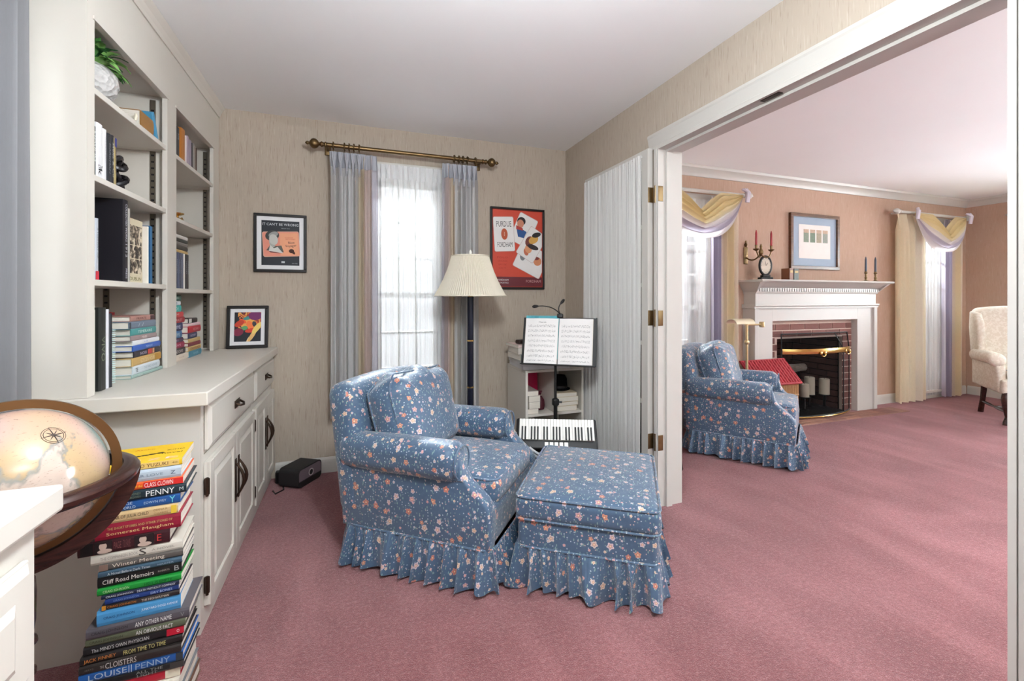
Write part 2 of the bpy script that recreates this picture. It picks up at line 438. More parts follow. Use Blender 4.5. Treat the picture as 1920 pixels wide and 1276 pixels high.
# windows: frame, sashes, muntins, glass
def window(name, axis, a, u0, u1, z0, z1, cols, rows, sill=True):
    """double-hung window filling a wall hole; a = inner wall face, sign gives the outward side"""
    pos, sg = a
    def bx(m, u, v, d0, d1, p, q):
        lo, hi = sorted((pos + sg * d0, pos + sg * d1))
        return m.box(*((u, v, lo, hi) if axis == 'y' else (lo, hi, u, v)), p, q)
    m = MB(); f = .045
    bx(m, u0, u0 + f, .02, .14, z0, z1); bx(m, u1 - f, u1, .02, .14, z0, z1)
    bx(m, u0, u1, .02, .14, z0, z0 + f); bx(m, u0, u1, .02, .14, z1 - f, z1)
    w = struct(m.build(name, TRIM))
    zm = (z0 + z1) / 2
    for k, (p, q, dd) in enumerate(((z0 + f, zm + .02, .06), (zm - .02, z1 - f, .09))):
        sm = MB(); t = .035
        bx(sm, u0 + f, u0 + f + t, dd, dd + .03, p, q); bx(sm, u1 - f - t, u1 - f, dd, dd + .03, p, q)
        bx(sm, u0 + f, u1 - f, dd, dd + .03, p, p + t); bx(sm, u0 + f, u1 - f, dd, dd + .03, q - t, q)
        so = sm.build('sash', TRIM, w)
        mm = MB(); ua, ub = u0 + f + t, u1 - f - t
        for i in range(1, cols): x = ua + (ub - ua) * i / cols; bx(mm, x - .009, x + .009, dd + .006, dd + .026, p + t, q - t)
        for j in range(1, rows): z = p + t + (q - p - 2 * t) * j / rows; bx(mm, ua, ub, dd + .006, dd + .026, z - .009, z + .009)
        mm.build('muntin', TRIM, so)
        bx(MB(), ua, ub, dd + .013, dd + .017, p + t, q - t).build('pane', GLASS, so)
    # inner casing
    cm = MB(); c = .07
    bx(cm, u0 - c, u0, -.018, -.001, z0 - .02, z1 + c); bx(cm, u1, u1 + c, -.018, -.001, z0 - .02, z1 + c)
    bx(cm, u0, u1, -.018, -.001, z1, z1 + c)
    if sill: bx(cm, u0 - c, u1 + c, -.045, -.001, z0 - .045, z0 - .02)
    cm.build('casing', TRIM, w)
    return w
window('window_1', 'y', (NY, 1), *STW, 3, 3)
window('window_2', 'y', (NY, 1), *LWA, 3, 3)
window('window_3', 'y', (NY, 1), *LWB, 3, 3)
window('window_4', 'x', (7.33, 1), *LEW, 5, 3)
window('window_5', 'x', (-1.12, -1), *NKW, 3, 3)
window('window_added', 'y', (-1.65, -1), *SSW, 6, 3)  # added in the unseen wall to let more light into the study
window('window_7', 'y', (-1.65, -1), *LSW, 7, 3)

# baseboards
def base_y(name, x0, x1, y):
    poly = [(y, 0), (y, .105), (y - .006, .105), (y - .012, .09), (y - .014, .075), (y - .014, 0)]
    return struct(MB().prism(poly, 'x', x0, x1).build(name, TRIM))
def base_x(name, y0, y1, x, sg):
    poly = [(x, 0), (x, .105), (x + sg * .006, .105), (x + sg * .012, .09), (x + sg * .014, .075), (x + sg * .014, 0)]
    return struct(MB().prism(poly, 'y', y0, y1).build(name, TRIM))
base_y('baseboard_north', -.49, 1.66, NY)
base_y('baseboard_living_north', 1.835, 3.60, NY); base_y('baseboard_living_north.001', 5.40, 7.31, NY)
base_x('baseboard_living_east', -1.6, 3.31, 7.33, -1)
base_x('baseboard_east', 2.21, 3.31, 1.675, -1)
# crown in the living room
def crown_poly(a, sg):
    return [(a, CZ), (a, CZ - .085), (a + sg * .012, CZ - .085), (a + sg * .02, CZ - .07), (a + sg * .03, CZ - .055), (a + sg * .055, CZ - .03),
            (a + sg * .07, CZ - .022), (a + sg * .075, CZ - .008), (a + sg * .082, CZ)]
struct(MB().prism(crown_poly(NY, -1), 'x', 1.82, 7.33).build('trim_1', TRIM, smooth=True))
struct(MB().prism(crown_poly(7.33, -1), 'y', -1.6, NY - .01).build('trim_2', TRIM, smooth=True))
struct(MB().prism(crown_poly(1.82, 1), 'y', -1.6, NY - .01).build('trim_3', TRIM, smooth=True))

# cased opening between the rooms
def casing_prof(x, sg, a, b):   # profile across the casing width a->b (inner->outer)
    w = b - a
    return [(x, a), (x + sg * .012, a), (x + sg * .014, a + w * .12), (x + sg * .010, a + w * .2), (x + sg * .018, a + w * .75), (x + sg * .022, a + w * .85), (x + sg * .020, b), (x, b)]
ja = MB()
ja.box(1.66, 1.832, OPN[1] - .018, OPN[1] - .001, 0, OPN[3] - .001)
ja.box(1.66, 1.832, OPN[0] + .001, OPN[0] + .018, 0, OPN[3] - .001)
ja.box(1.66, 1.832, OPN[0] + .018, OPN[1] - .018, OPN[3] - .018, OPN[3] - .001)
jo = struct(ja.build('trim_4', JAMB))
st = MB()
st.box(1.712, 1.75, OPN[1] - .032, OPN[1] - .0185, 0, OPN[3] - .032)
st.box(1.712, 1.75, OPN[0] + .0185, OPN[0] + .032, 0, OPN[3] - .032)
st.box(1.712, 1.75, OPN[0] + .0185, OPN[1] - .0185, OPN[3] - .032, OPN[3] - .0185)
st.build('door_stop', JAMB, jo)
hc = MB()
hc.prism([(p, q) for p, q in casing_prof(1.6745, -1, 2.083, 2.172)], 'y', .56, 2.208)
hc.build('header_casing', TRIM, jo)
# side casings: prism along z
sc = MB(); sc.prism([(1.6745, 2.131), (1.656, 2.131), (1.656, 2.150), (1.6745, 2.153)], 'z', 0, 2.083); sc.build('side_casing', TRIM, jo)
sc = MB(); sc.prism([(a, b) for a, b in casing_prof(1.6745, -1, -.648, -.56)], 'z', 0, 2.083); sc.v = [(x, -y, z) for x, y, z in sc.v]; sc.build('side_casing', TRIM, jo)
lc = MB(); lc.box(1.8205, 1.84, .56, OPN[0] + .006, 0, 2.172); lc.box(1.8205, 1.84, OPN[1] - .006, 2.225, 0, 2.172); lc.box(1.8205, 1.84, OPN[0] + .006, OPN[1] - .006, 2.083, 2.172)
lc.build('casing', TRIM, jo)
MB().box(1.675, 1.70, 1.36, 1.45, OPN[3] - .0215, OPN[3] - .0182).build('strike_plate', BRONZE, jo)

# glazed door folded back flat against the east wall, gathered sheer over its glass
D0, D1, DZ = 2.168, 2.915, 2.088
dm = MB()
dm.box(1.627, 1.662, D0, D0 + .062, .012, DZ, .002); dm.box(1.627, 1.662, D1 - .10, D1, .012, DZ, .002)
dm.box(1.627, 1.662, D0 + .062, D1 - .10, DZ - .10, DZ, .002); dm.box(1.627, 1.662, D0 + .062, D1 - .10, .012, .24, .002)
door = struct(dm.build('door_1', TRIM))
mu = MB()
for i in (1, 2): y = D0 + .062 + (D1 - D0 - .162) * i / 3; mu.box(1.634, 1.655, y - .011, y + .011, .24, DZ - .1)
for j in range(1, 5): z = .24 + (DZ - .34) * j / 5; mu.box(1.634, 1.655, D0 + .062, D1 - .1, z - .011, z + .011)
mu.build('muntin', TRIM, door)
for i in range(3):
    for j in range(5):
        y0 = D0 + .062 + (D1 - D0 - .162) * i / 3 + .011; y1 = D0 + .062 + (D1 - D0 - .162) * (i + 1) / 3 - .011
        z0 = .24 + (DZ - .34) * j / 5 + .011; z1 = .24 + (DZ - .34) * (j + 1) / 5 - .011
        MB().box(1.643, 1.646, y0, y1, z0, z1).build('pane', GLASS, door)
def door_sheer(u, v):
    y = 2.217 + (2.908 - 2.217) * u; z = .10 + (2.062 - .10) * v
    n = 1 - .55 * math.sin(PI * v) ** .5 * 0
    a = .0050 * math.sin(u * 2 * PI * 31 + 1.3 * math.sin(v * 3)) + .0034 * math.sin(u * 2 * PI * 17 + 2 + v * 2) + .0012 * math.sin(u * 2 * PI * 53)
    return (1.6145 - a * (1 - .5 * abs(2 * v - 1) ** 6), y + .004 * math.sin(v * 5 + u * 20), z)
MB().grid(door_sheer, 300, 12).build('gathered_sheer', DOORSHEER, door, True, False)
for z in (.11, 2.05):
    MB().tube([(1.6215, 2.217, z), (1.6215, 2.910, z)], .005, 8).build('sash_rod', TRIM, door, True)
for z in (1.815, 1.093, .37):       # ball-tipped brass hinges
    hm = MB(); hm.rbox((1.6445, D0 - .0015, z), (.034, .003, .089), .012, 2, 1)
    hm.box(1.662, 1.668, 2.120, 2.168, z - .044, z + .044)
    hm.rbox((1.678, 2.1175, z), (.034, .003, .089), .012, 2, 1)
    hm.tube([(1.658, 2.14, z - .05), (1.658, 2.14, z + .05)], .0065, 10)
    hm.build('hinge', BRASS, door, True)

# ================================================================== BUILT-IN CABINETS AND BOOKCASE (west side)
FX, CTZ = -.515, .883                       # face plane and counter height
def frustum(m, x0, x1, y0, y1, z0, z1, t):
    vs = [(x0, y0, z0), (x0, y1, z0), (x0, y1, z1), (x0, y0, z1), (x1, y0 + t, z0 + t), (x1, y1 - t, z0 + t), (x1, y1 - t, z1 - t), (x1, y0 + t, z1 - t)]
    m.add(vs, [(0, 3, 2, 1), (4, 5, 6, 7), (0, 1, 5, 4), (1, 2, 6, 5), (2, 3, 7, 6), (3, 0, 4, 7)])
def door_panel(name, parent, y0, y1, z0, z1, rail=.05):
    m = MB(); x = FX
    m.box(x + .001, x + .012, y0, y1, z0, z1)
    for a in ((y0, y0 + rail, z0, z1), (y1 - rail, y1, z0, z1), (y0 + rail, y1 - rail, z0, z0 + rail), (y0 + rail, y1 - rail, z1 - rail, z1)):
        m.box(x + .0115, x + .022, *a, .002)
    frustum(m, x + .0115, x + .021, y0 + rail + .008, y1 - rail - .008, z0 + rail + .008, z1 - rail - .008, .022)
    return m.build(name, WHITE, parent)
def drawer_front(parent, y0, y1, z0, z1):
    m = MB(); m.box(FX + .001, FX + .014, y0, y1, z0, z1, .003)
    frustum(m, FX + .0135, FX + .022, y0 + .004, y1 - .004, z0 + .004, z1 - .004, .016)
    d = m.build('drawer', WHITE, parent)
    yc, zc = (y0 + y1) / 2, (z0 + z1) / 2
    h = MB(); h.rbox((FX + .0245, yc, zc), (.004, .085, .034), .012, 2, 1)
    h.tube([(FX + .026, yc - .038, zc + .004), (FX + .044, yc - .03, zc - .004), (FX + .05, yc, zc - .008), (FX + .044, yc + .03, zc - .004), (FX + .026, yc + .038, zc + .004)], .005, 8)
    h.build('handle', BRONZE, d, True)
    return d
def pull(parent, y, zc, n='handle'):
    h = MB(); h.rbox((FX + .0245, y, zc), (.005, .02, .19), .009, 2, 1)
    pts = [(FX + .026 + .03 * math.sin(PI * i / 8), y, zc - .075 + .15 * i / 8) for i in range(9)]
    h.tube(pts, [.004 + .003 * math.sin(PI * i / 8) for i in range(9)], 8)
    return h.build(n, BRONZE, parent, True)
def cabinet(label, y0, y1, dz, doors, group):
    t = thing('base_cabinet', label, 'cabinet', (-.82, (y0 + y1) / 2, 0), 0, group)
    off = Matrix.Translation((.82, -(y0 + y1) / 2, 0))
    kids = []
    b = MB(); b.box(-1.115, FX - .004, y0, y1, 0, CTZ - .048)
    kids.append(b.build('carcass', WHITE, t))
    b = MB(); s = .035                                # face frame
    zd = CTZ - .048
    b.box(FX - .004, FX, y0, y1, 0, .075); b.box(FX - .004, FX, y0, y1, zd - .03, zd)
    b.box(FX - .004, FX, y0, y0 + s, .075, zd - .03); b.box(FX - .004, FX, y1 - s, y1, .075, zd - .03)
    b.box(FX - .004, FX, y0 + s, y1 - s, .60, .635)
    kids.append(b.build('face_frame', WHITE, t))
    kids.append(drawer_front(t, *dz))
    n = len(doors)
    for i, (a, c) in enumerate(doors):
        d = door_panel('door', t, a, c, .082, .607)
        kids.append(d)
        left = i % 2 == 0
        pull(d, c - .024 if left else a + .024, .40)
        yh = a if left else c
        for z in (.16, .52):
            hm = MB(); sgn = -1 if left else 1
            hm.rbox((FX + .012, yh + sgn * .006, z), (.018, .010, .062), .004, 1, 1); hm.tube([(FX + .014, yh + sgn * .012, z - .034), (FX + .014, yh + sgn * .012, z + .034)], .005, 8)
            hm.build('hinge', BRONZE, d, True)
    for o in t.children_recursive: o.data.transform(off)
    return t
G = 'built-in base cabinets under the bookcase'
cabinet('white base cabinet beside the tall floor stack of books', 1.87, 2.70, (1.905, 2.68, .652, .822), [(1.905, 2.29), (2.295, 2.68)], G)
cabinet('white base cabinet against the window wall beside the black speaker', 2.702, 3.325, (2.725, 3.30, .652, .822), [(2.725, 3.01), (3.015, 3.30)], G)
ct = MB(); ct.box(-1.115, -.475, 1.80, 3.325, CTZ - .048, CTZ, .004)
tag(ct.build('countertop', WHITE), 'white painted counter under the bookcase, holding books and the small framed portrait', 'countertop')

# near unit, left foreground
t = thing('drawer_cabinet', 'white drawer cabinet in the near corner, in front of the globe', 'cabinet', (-.82, .55, 0))
def shift(o, v):
    for k in [o] + list(o.children_recursive):
        if k.type == 'MESH': k.data.transform(Matrix.Translation(v))
m = MB(); m.box(-1.115, FX, .1, .985, 0, CTZ - .048); kids = [m.build('carcass', WHITE, t)]
for z0, z1 in ((.07, .33), (.35, .575), (.595, .79)):
    kids.append(drawer_front(t, .14, .53, z0, z1)); 
    m = MB(); y0, y1, r = .56, .955, .045
    m.box(FX + .001, FX + .010, y0, y1, z0, z1, .003); frustum(m, FX + .0095, FX + .018, y0 + .004, y1 - .004, z0 + .004, z1 - .004, .012)
    frustum(m, FX + .0175, FX + .024, y0 + r, y1 - r, z0 + r, z1 - r, .014)
    d = m.build('drawer', WHITE, t)
    h = MB(); h.rbox((FX + .0265, .7575, (z0 + z1) / 2), (.005, .085, .03), .01, 2, 1); h.build('handle', BRONZE, d, True)
for k in t.children: shift(k, (.836, -.575, 0))
ct = MB(); ct.box(-1.115, -.478, .08, 1.0, CTZ - .046, CTZ, .006)
tag(ct.build('countertop', WHITE), 'white painted counter corner in the near corner, in front of the globe', 'countertop')

# bookcase
BX, B0, B1 = -.815, 1.82, 3.325
bk = thing('bookcase', 'white built-in bookcase with two bays of shelves standing on the counter', 'bookcase', (-.96, 2.57, CTZ))
def bp(name, fn, mat=WHITE, smooth=False):
    m = MB(); fn(m); m.xf(Matrix.Translation((.96, -2.57, -CTZ))); return m.build(name, mat, bk, smooth)
zt = CTZ + .001
bp('side_panel', lambda m: m.box(-1.115, BX - .02, B0, B0 + .02, zt, CZ - .001))
bp('side_panel', lambda m: m.box(-1.115, BX - .02, B1 - .02, B1, zt, CZ - .001))
bp('partition', lambda m: m.box(-1.10, BX - .02, 2.525, 2.549, zt, 2.30))
bp('back_panel', lambda m: m.box(-1.115, -1.10, B0 + .02, B1 - .02, zt, CZ - .001))
O1, O2, OT = (1.866, 2.482), (2.594, 3.205), 2.138
for a, b in ((B0, O1[0]), (O1[1], O2[0]), (O2[1], B1)):
    bp('stile', lambda m: m.box(BX - .02, BX, a, b, zt, OT))
bp('header', lambda m: m.box(BX - .02, BX, B0, B1, OT, CZ - .001))
bp('edge_bead', lambda m: [m.box(BX, BX + .004, o[0] - .012, o[1] + .012, OT, OT + .012) for o in (O1, O2)])
bp('crown', lambda m: m.prism([(BX + .0005, CZ - .066), (BX + .006, CZ - .066), (BX + .010, CZ - .05), (BX + .018, CZ - .03), (BX + .03, CZ - .012), (BX + .034, CZ - .001), (BX + .0005, CZ - .001)], 'y', B0, B1))
bp('bay_ceiling', lambda m: m.box(-1.10, BX - .02, B0 + .02, 2.525, OT + .02, OT + .035))
bp('bay_ceiling', lambda m: m.box(-1.10, BX - .02, 2.549, B1 - .02, OT + .02, OT + .035))
SH1 = (1.918, 1.625, 1.272); SH2 = (1.917, 1.608, 1.258)
for z in SH1: bp('shelf', lambda m: m.box(-1.095, BX - .003, 1.868, 2.480, z - .021, z, .002)); bp('shelf_back', lambda m: m.box(-1.095, BX - .024, 1.843, 1.868, z - .021, z)); bp('shelf_back', lambda m: m.box(-1.095, BX - .024, 2.480, 2.522, z - .021, z))
for z in SH2: bp('shelf', lambda m: m.box(-1.095, BX - .003, 2.596, 3.203, z - .021, z, .002)); bp('shelf_back', lambda m: m.box(-1.095, BX - .024, 2.552, 2.596, z - .021, z)); bp('shelf_back', lambda m: m.box(-1.095, BX - .024, 3.203, 3.302, z - .021, z))
STEEL = plain((120, 112, 100), .4, .8, name='shelf_standard')
for yy, sg in ((2.525, -1), (B1 - .02, -1)):
    for xx in (-.885, -1.06):
        o = bp('shelf_standard', lambda m: m.box(xx - .011, xx + .011, yy + sg * .004, yy, zt + .01, OT), STEEL)
        h = MB()
        for k in range(40):
            z = zt + .03 + k * .03; h.box(xx - .006, xx + .006, yy + sg * .0048, yy + sg * .004, z, z + .008)
        h.xf(Matrix.Translation((.96, -2.57, -CTZ)))
        tag(h.build('slot', BLACK, o), kind='stuff')

# ================================================================== CURTAINS
def fold(u, n, ph=0.0, sharp=1.0):
    a = math.sin(2 * PI * (u * n) + ph); return math.copysign(abs(a) ** sharp, a)
def drape_fn(x0, x1, y, z0, z1, n, amp, pinch=.10, wob=.6, seed=0, flare=0.0):
    """cloth panel hanging along x; u across, v up"""
    def fn(u, v):
        h = (z1 - z0) * (1 - v)                       # distance under the heading
        k = min(1, h / pinch); kk = k * k * (3 - 2 * k)
        tight = 1 - abs(h - pinch * .8) / (pinch * .8) if h < pinch * 1.6 else 0
        a = amp * (.35 + .65 * kk) * (1 - .35 * max(0, tight))
        d = a * (fold(u, n, seed) + .35 * fold(u, n * 2.3, seed * 2 + wob * v) + .25 * fold(u, n * .6, seed + 1.3 + wob * 1.5 * v))
        c = (x0 + x1) / 2; x = c + (x0 + (x1 - x0) * u - c) * (1 + flare * (1 - v))
        x += .25 * amp * fold(u, n, seed + 1.57) * kk
        return (x, y - d, z0 + (z1 - z0) * v, u, v)
    return fn
GREYD = [(0, (214, 213, 213)), (.6, (216, 215, 215)), (.63, (216, 202, 178)), (.74, (222, 208, 184)), (.77, (216, 198, 192)), (.9, (218, 204, 200)), (.93, (196, 192, 200)), (1, (198, 196, 204))]
DRAPE_L = mk_stripes('grey_striped_drape', GREYD, header=(0.0, (0, 0, 0)))
DRAPE_L.node_tree.nodes  # stripes run with the cloth
def mk_drape(name, stops, hdr): return mk_stripes(name, stops, header=None)
rev = [(1 - p, c) for p, c in reversed(GREYD)]
DRAPE_R = mk_stripes('grey_striped_drape_mirrored', rev)
HEADER = plain((160, 161, 168), .7, name='drape_heading')

def pleat_rows(t, x0, x1, y, zt, n, mat, depth=.10):
    """pinched heading pleats, each a small three-lobed fold"""
    for i in range(n):
        x = x0 + (x1 - x0) * (i + .5) / n; m = MB(); w = (x1 - x0) / n * .34
        for k in (-1, 0, 1):
            m.tube([(x + k * w * .75, y - .030, zt - .006), (x + k * w * .6, y - .034, zt - depth * .5), (x + k * w * .22, y - .032, zt - depth * .85), (x + k * w * .5, y - .018, zt - depth * 1.6)], [w * .42, w * .40, w * .28, w * .1], 6)
        m.build('pinch_pleat', mat, t, True)
def drape(label, x0, x1, y, z0, z1, n, amp, mat, group, pleats, hx=None, seed=0, name='curtain', flare=0.0, hmat=None):
    t = thing(name, label, 'curtain', ((x0 + x1) / 2, y, z0), 0, group)
    off = Matrix.Translation((-(x0 + x1) / 2, -y, -z0))
    m = MB().grid(drape_fn(x0, x1, y, z0, z1, n, amp, seed=seed, flare=flare), int(n * 22), 24); m.xf(off)
    m.build('panel', mat, t, True, False)
    if hmat and hx:
        hm = MB(); f = drape_fn(x0, x1, y - .004, z1 - .10, z1 + .002, n, amp * .8, pinch=.16, seed=seed)
        hm.grid(lambda u, v: f(hx[0] + (hx[1] - hx[0]) * u, v)[:3], int(n * 12), 6); hm.xf(off); hm.build('heading', hmat, t, True, False)
    if pleats:
        a, b, c = pleats; before = set(t.children)
        pleat_rows(t, a, b, y, z1, c, hmat or mat)
        for o in t.children:
            if o not in before: o.data.transform(off)
    return t
G = 'grey striped drapes of the study window'
drape('grey drape with beige inner band hanging on the window side nearest the bookcase', -.15, .155, 3.215, .40, 2.195, 6, .030, DRAPE_L, G, (-.14, .06, 5), (0, 1), 0, hmat=HEADER, flare=.02)
drape('grey drape with beige inner band hanging behind the floor lamp', .615, .875, 3.215, .385, 2.195, 6, .030, DRAPE_R, G, (.68, .865, 5), (0, 1), 2.0, hmat=HEADER, flare=.06)
def sheer_panel(label, x0, x1, y, z0, z1, n, amp, seed, group, hz=.0):
    t = thing('sheer_curtain', label, 'curtain', ((x0 + x1) / 2, y, z0), 0, group)
    off = Matrix.Translation((-(x0 + x1) / 2, -y, -z0))
    m = MB().grid(drape_fn(x0, x1, y, z0, z1, n, amp, seed=seed, wob=2.0), int(n * 16), 22); m.xf(off)
    m.build('panel', SHEER, t, True, False)
    if hz:
        m = MB().grid(drape_fn(x0, x1, y - .003, z1 - hz, z1, n, amp, seed=seed, wob=0.0), int(n * 16), 4); m.xf(off)
        m.build('heading', SHEER, t, True, False)
        np_ = max(4, n // 2)
        for i in range(np_):
            x = x0 + (x1 - x0) * (i + .5) / np_; q = MB(); w = (x1 - x0) / np_ * .13
            for k in (-1, 1): q.tube([(x + k * w * 1.1, y - .012, z1), (x + k * w * .15, y - .016, z1 - hz * .62), (x + k * w * 1.5, y - .01, z1 - hz * 1.25)], [w * .3, w * .16, w * .1], 5)
            q.xf(off); q.build('pinch_pleat', SHEER, t, True)
    return t
sheer_panel('white sheer curtain with pinched heading between the grey drapes', .10, .70, 3.275, .42, 2.165, 15, .010, .5, None, .10)

# brass traverse rod with rings and finials
rod = thing('curtain_rod', 'antique brass curtain rod with ball finials above the study window', 'curtain rod', (.37, 3.20, 2.235))
def rp(name, m, mat=OLDBRASS, smooth=True): m.xf(Matrix.Translation((-.37, -3.20, -2.235))); return m.build(name, mat, rod, smooth)
m = MB(); m.tube([(-.165, 3.2, 2.235), (.91, 3.2, 2.235)], .0145, 14); rp('pole', m)
for sg, x in ((-1, -.165), (1, .91)):
    pr = [(.013, 0), (.019, .004), (.019, .012), (.012, .018), (.015, .024), (.020, .034), (.012, .042), (.011, .048), (.022, .054), (.032, .068), (.034, .080), (.030, .092), (.019, .102), (.008, .108), (.012, .114), (.012, .122), (.004, .132)]
    m = MB(); m.lathe(pr, n=18, axis='x'); m.v = [(sg * a + x, b + 3.2, c + 2.235) for a, b, c in m.v]; rp('finial', m)
    m = MB(); m.tube([(x + sg * .0, 3.2, 2.235), (x, 3.326, 2.235)], .009, 10); m.rbox((x, 3.322, 2.235), (.04, .012, .07), .01, 2, 1); rp('bracket', m)
for x in (-.125, -.055, -.025, .005, .04, .80, .765, .735, .70, .86):
    m = MB(); m.tube([(x + .002 * math.sin(3 * a), 3.2 + .0235 * math.cos(a), 2.233 + .0235 * math.sin(a)) for a in [2 * PI * k / 18 for k in range(18)]], .005, 6, closed=True); m.tube([(x, 3.2, 2.216), (x, 3.203, 2.196)], .002, 5); rp('ring', m)

# grey drape at the nook window (west wall)
NOOKD = mk_stripes('plain_grey_drape', [(0, (160, 160, 162)), (.5, (152, 152, 155)), (1, (142, 142, 146))])
def rot_x(o_fn):  # map x->-y so a panel along x hangs along y
    return o_fn
t = thing('curtain', 'plain grey pleated drape at the edge of the nook window above the globe', 'curtain', (-.95, 1.45, .60))
fn = drape_fn(-.30, .325, 0, 0, 1.80, 7, .023, seed=1.0)
m = MB().grid(lambda u, v: (lambda r: (-r[1], r[0], r[2], r[3], r[4]))(fn(u, v)), 150, 20); m.build('panel', NOOKD, t, True, False)
m = MB()
for i in range(6):
    y = -.28 + .6 * (i + .5) / 6
    for k in (-1, 0, 1): m.tube([(.03, y + k * .02, 1.80), (.032, y + k * .016, 1.73), (.03, y + k * .006, 1.69), (.02, y + k * .014, 1.62)], [.012, .012, .008, .003], 6)
m.build('pinch_pleat', NOOKD, t, True)
rod2 = thing('curtain_rod', 'thin white rod carrying the grey drape over the nook window', 'curtain rod', (-.955, 1.4, 2.41))
MB().tube([(0, -.40, 0), (0, .40, 0)], .009, 10).build('pole', TRIM, rod2, True)
for y in (-.36, .34): MB().tube([(0, y, 0), (-.163, y, 0)], .006, 8).build('bracket', TRIM, rod2, True)

# ================================================================== ARMCHAIR AND OTTOMAN
def rr(hx, hy, r, n=6, cx=0, cy=0):
    out = []
    for k, (sx, sy) in enumerate(((1, 1), (-1, 1), (-1, -1), (1, -1))):
        for i in range(n + 1):
            a = PI / 2 * (k + i / n); out.append((cx + sx * (hx - r) + r * math.cos(a), cy + sy * (hy - r) + r * math.sin(a)))
    return out
def ring_pts(pts, z): return [(x, y, z) for x, y in pts]
def resample(pts, n):
    L = [0]; m = len(pts)
    for i in range(m): L.append(L[-1] + math.dist(pts[i], pts[(i + 1) % m]))
    out = []; j = 0
    for k in range(n):
        d = L[-1] * k / n
        while L[j + 1] < d: j += 1
        f = (d - L[j]) / max(1e-9, L[j + 1] - L[j]); a, b = pts[j], pts[(j + 1) % m]
        tx, ty = b[0] - a[0], b[1] - a[1]; q = math.hypot(tx, ty) or 1
        out.append((a[0] + tx * f, a[1] + ty * f, ty / q, -tx / q, d))
    return out, L[-1]
def skirt(parent, hx, hy, r, z0, z1, seed, cx=0, cy=0, flare=.03, per=.066):
    """gathered ruffle: irregular soft folds that deepen towards the hem"""
    n = 620; pts, L = resample(rr(hx, hy, r, 8, cx, cy), n)
    rnd = random.Random(seed); q = [rnd.uniform(0, 6.28) for _ in range(8)]
    nf = round(L / per)
    def pos(i, v):
        i %= n; x, y, nx, ny, d = pts[i]; w = 2 * PI * d / L; g = 1 - v
        ph = w * nf + 2.4 * math.sin(w * 3 + q[0]) + 1.5 * math.sin(w * 8 + q[1]) + .8 * math.sin(w * 13 + q[2])
        big = .45 + .55 * (.5 + .5 * math.sin(w * 5 + q[3] + 1.2 * math.sin(w * 11 + q[4])))
        fine = math.sin(ph * 2.03 + q[5]) * .004 * (.35 + v) + .0022 * math.sin(w * nf * 4 + q[6]) * v
        a = g ** .75 * (.006 + .030 * big) * math.sin(ph) + .008 * g * math.sin(ph * .53 + q[7])
        o = .005 + flare * g ** .8 + a + fine
        sw = g * .020 * big * math.cos(ph + .3)
        z = z0 + (z1 - z0) * v + g * (.020 * (1 - big) + .010 * math.sin(ph + .9) + .008)
        return (x + nx * o - ny * sw, y + ny * o + nx * sw, z)
    lens = []
    for v in (.25,):
        acc = [0]
        for i in range(n): acc.append(acc[-1] + math.dist(pos(i, v), pos(i + 1, v)))
        lens = acc
    def fn(u, v):
        i = int(round(u * n)) % n
        return (*pos(i, v), lens[i] + seed, z0 + (z1 - z0) * v + .4)
    m = MB().grid(fn, n, 14, cu=True)
    so = m.build('skirt', FLORAL, parent, True, False)
    w = MB(); w.tube(ring_pts([(x + nx * .004, y + ny * .004) for x, y, nx, ny, d in pts[::8]], z1), .005, 6, closed=True)
    w.build('piping', FLORAL, so, True); return so
def welt(parent, pts3, r=.0052): return MB().tube(pts3, r, 6, closed=True).build('piping', FLORAL, parent, True)
def wrinkle(m, amp, f, seed):
    o = random.Random(seed).uniform(0, 9)
    m.v = [(x + amp * math.sin(f * (y + z * .7) + o) * math.sin(f * .6 * z + o * 2), y, z + amp * math.sin(f * (x * .8 + y) + o * 3) * math.sin(f * .7 * x + o)) for x, y, z in m.v]
    return m

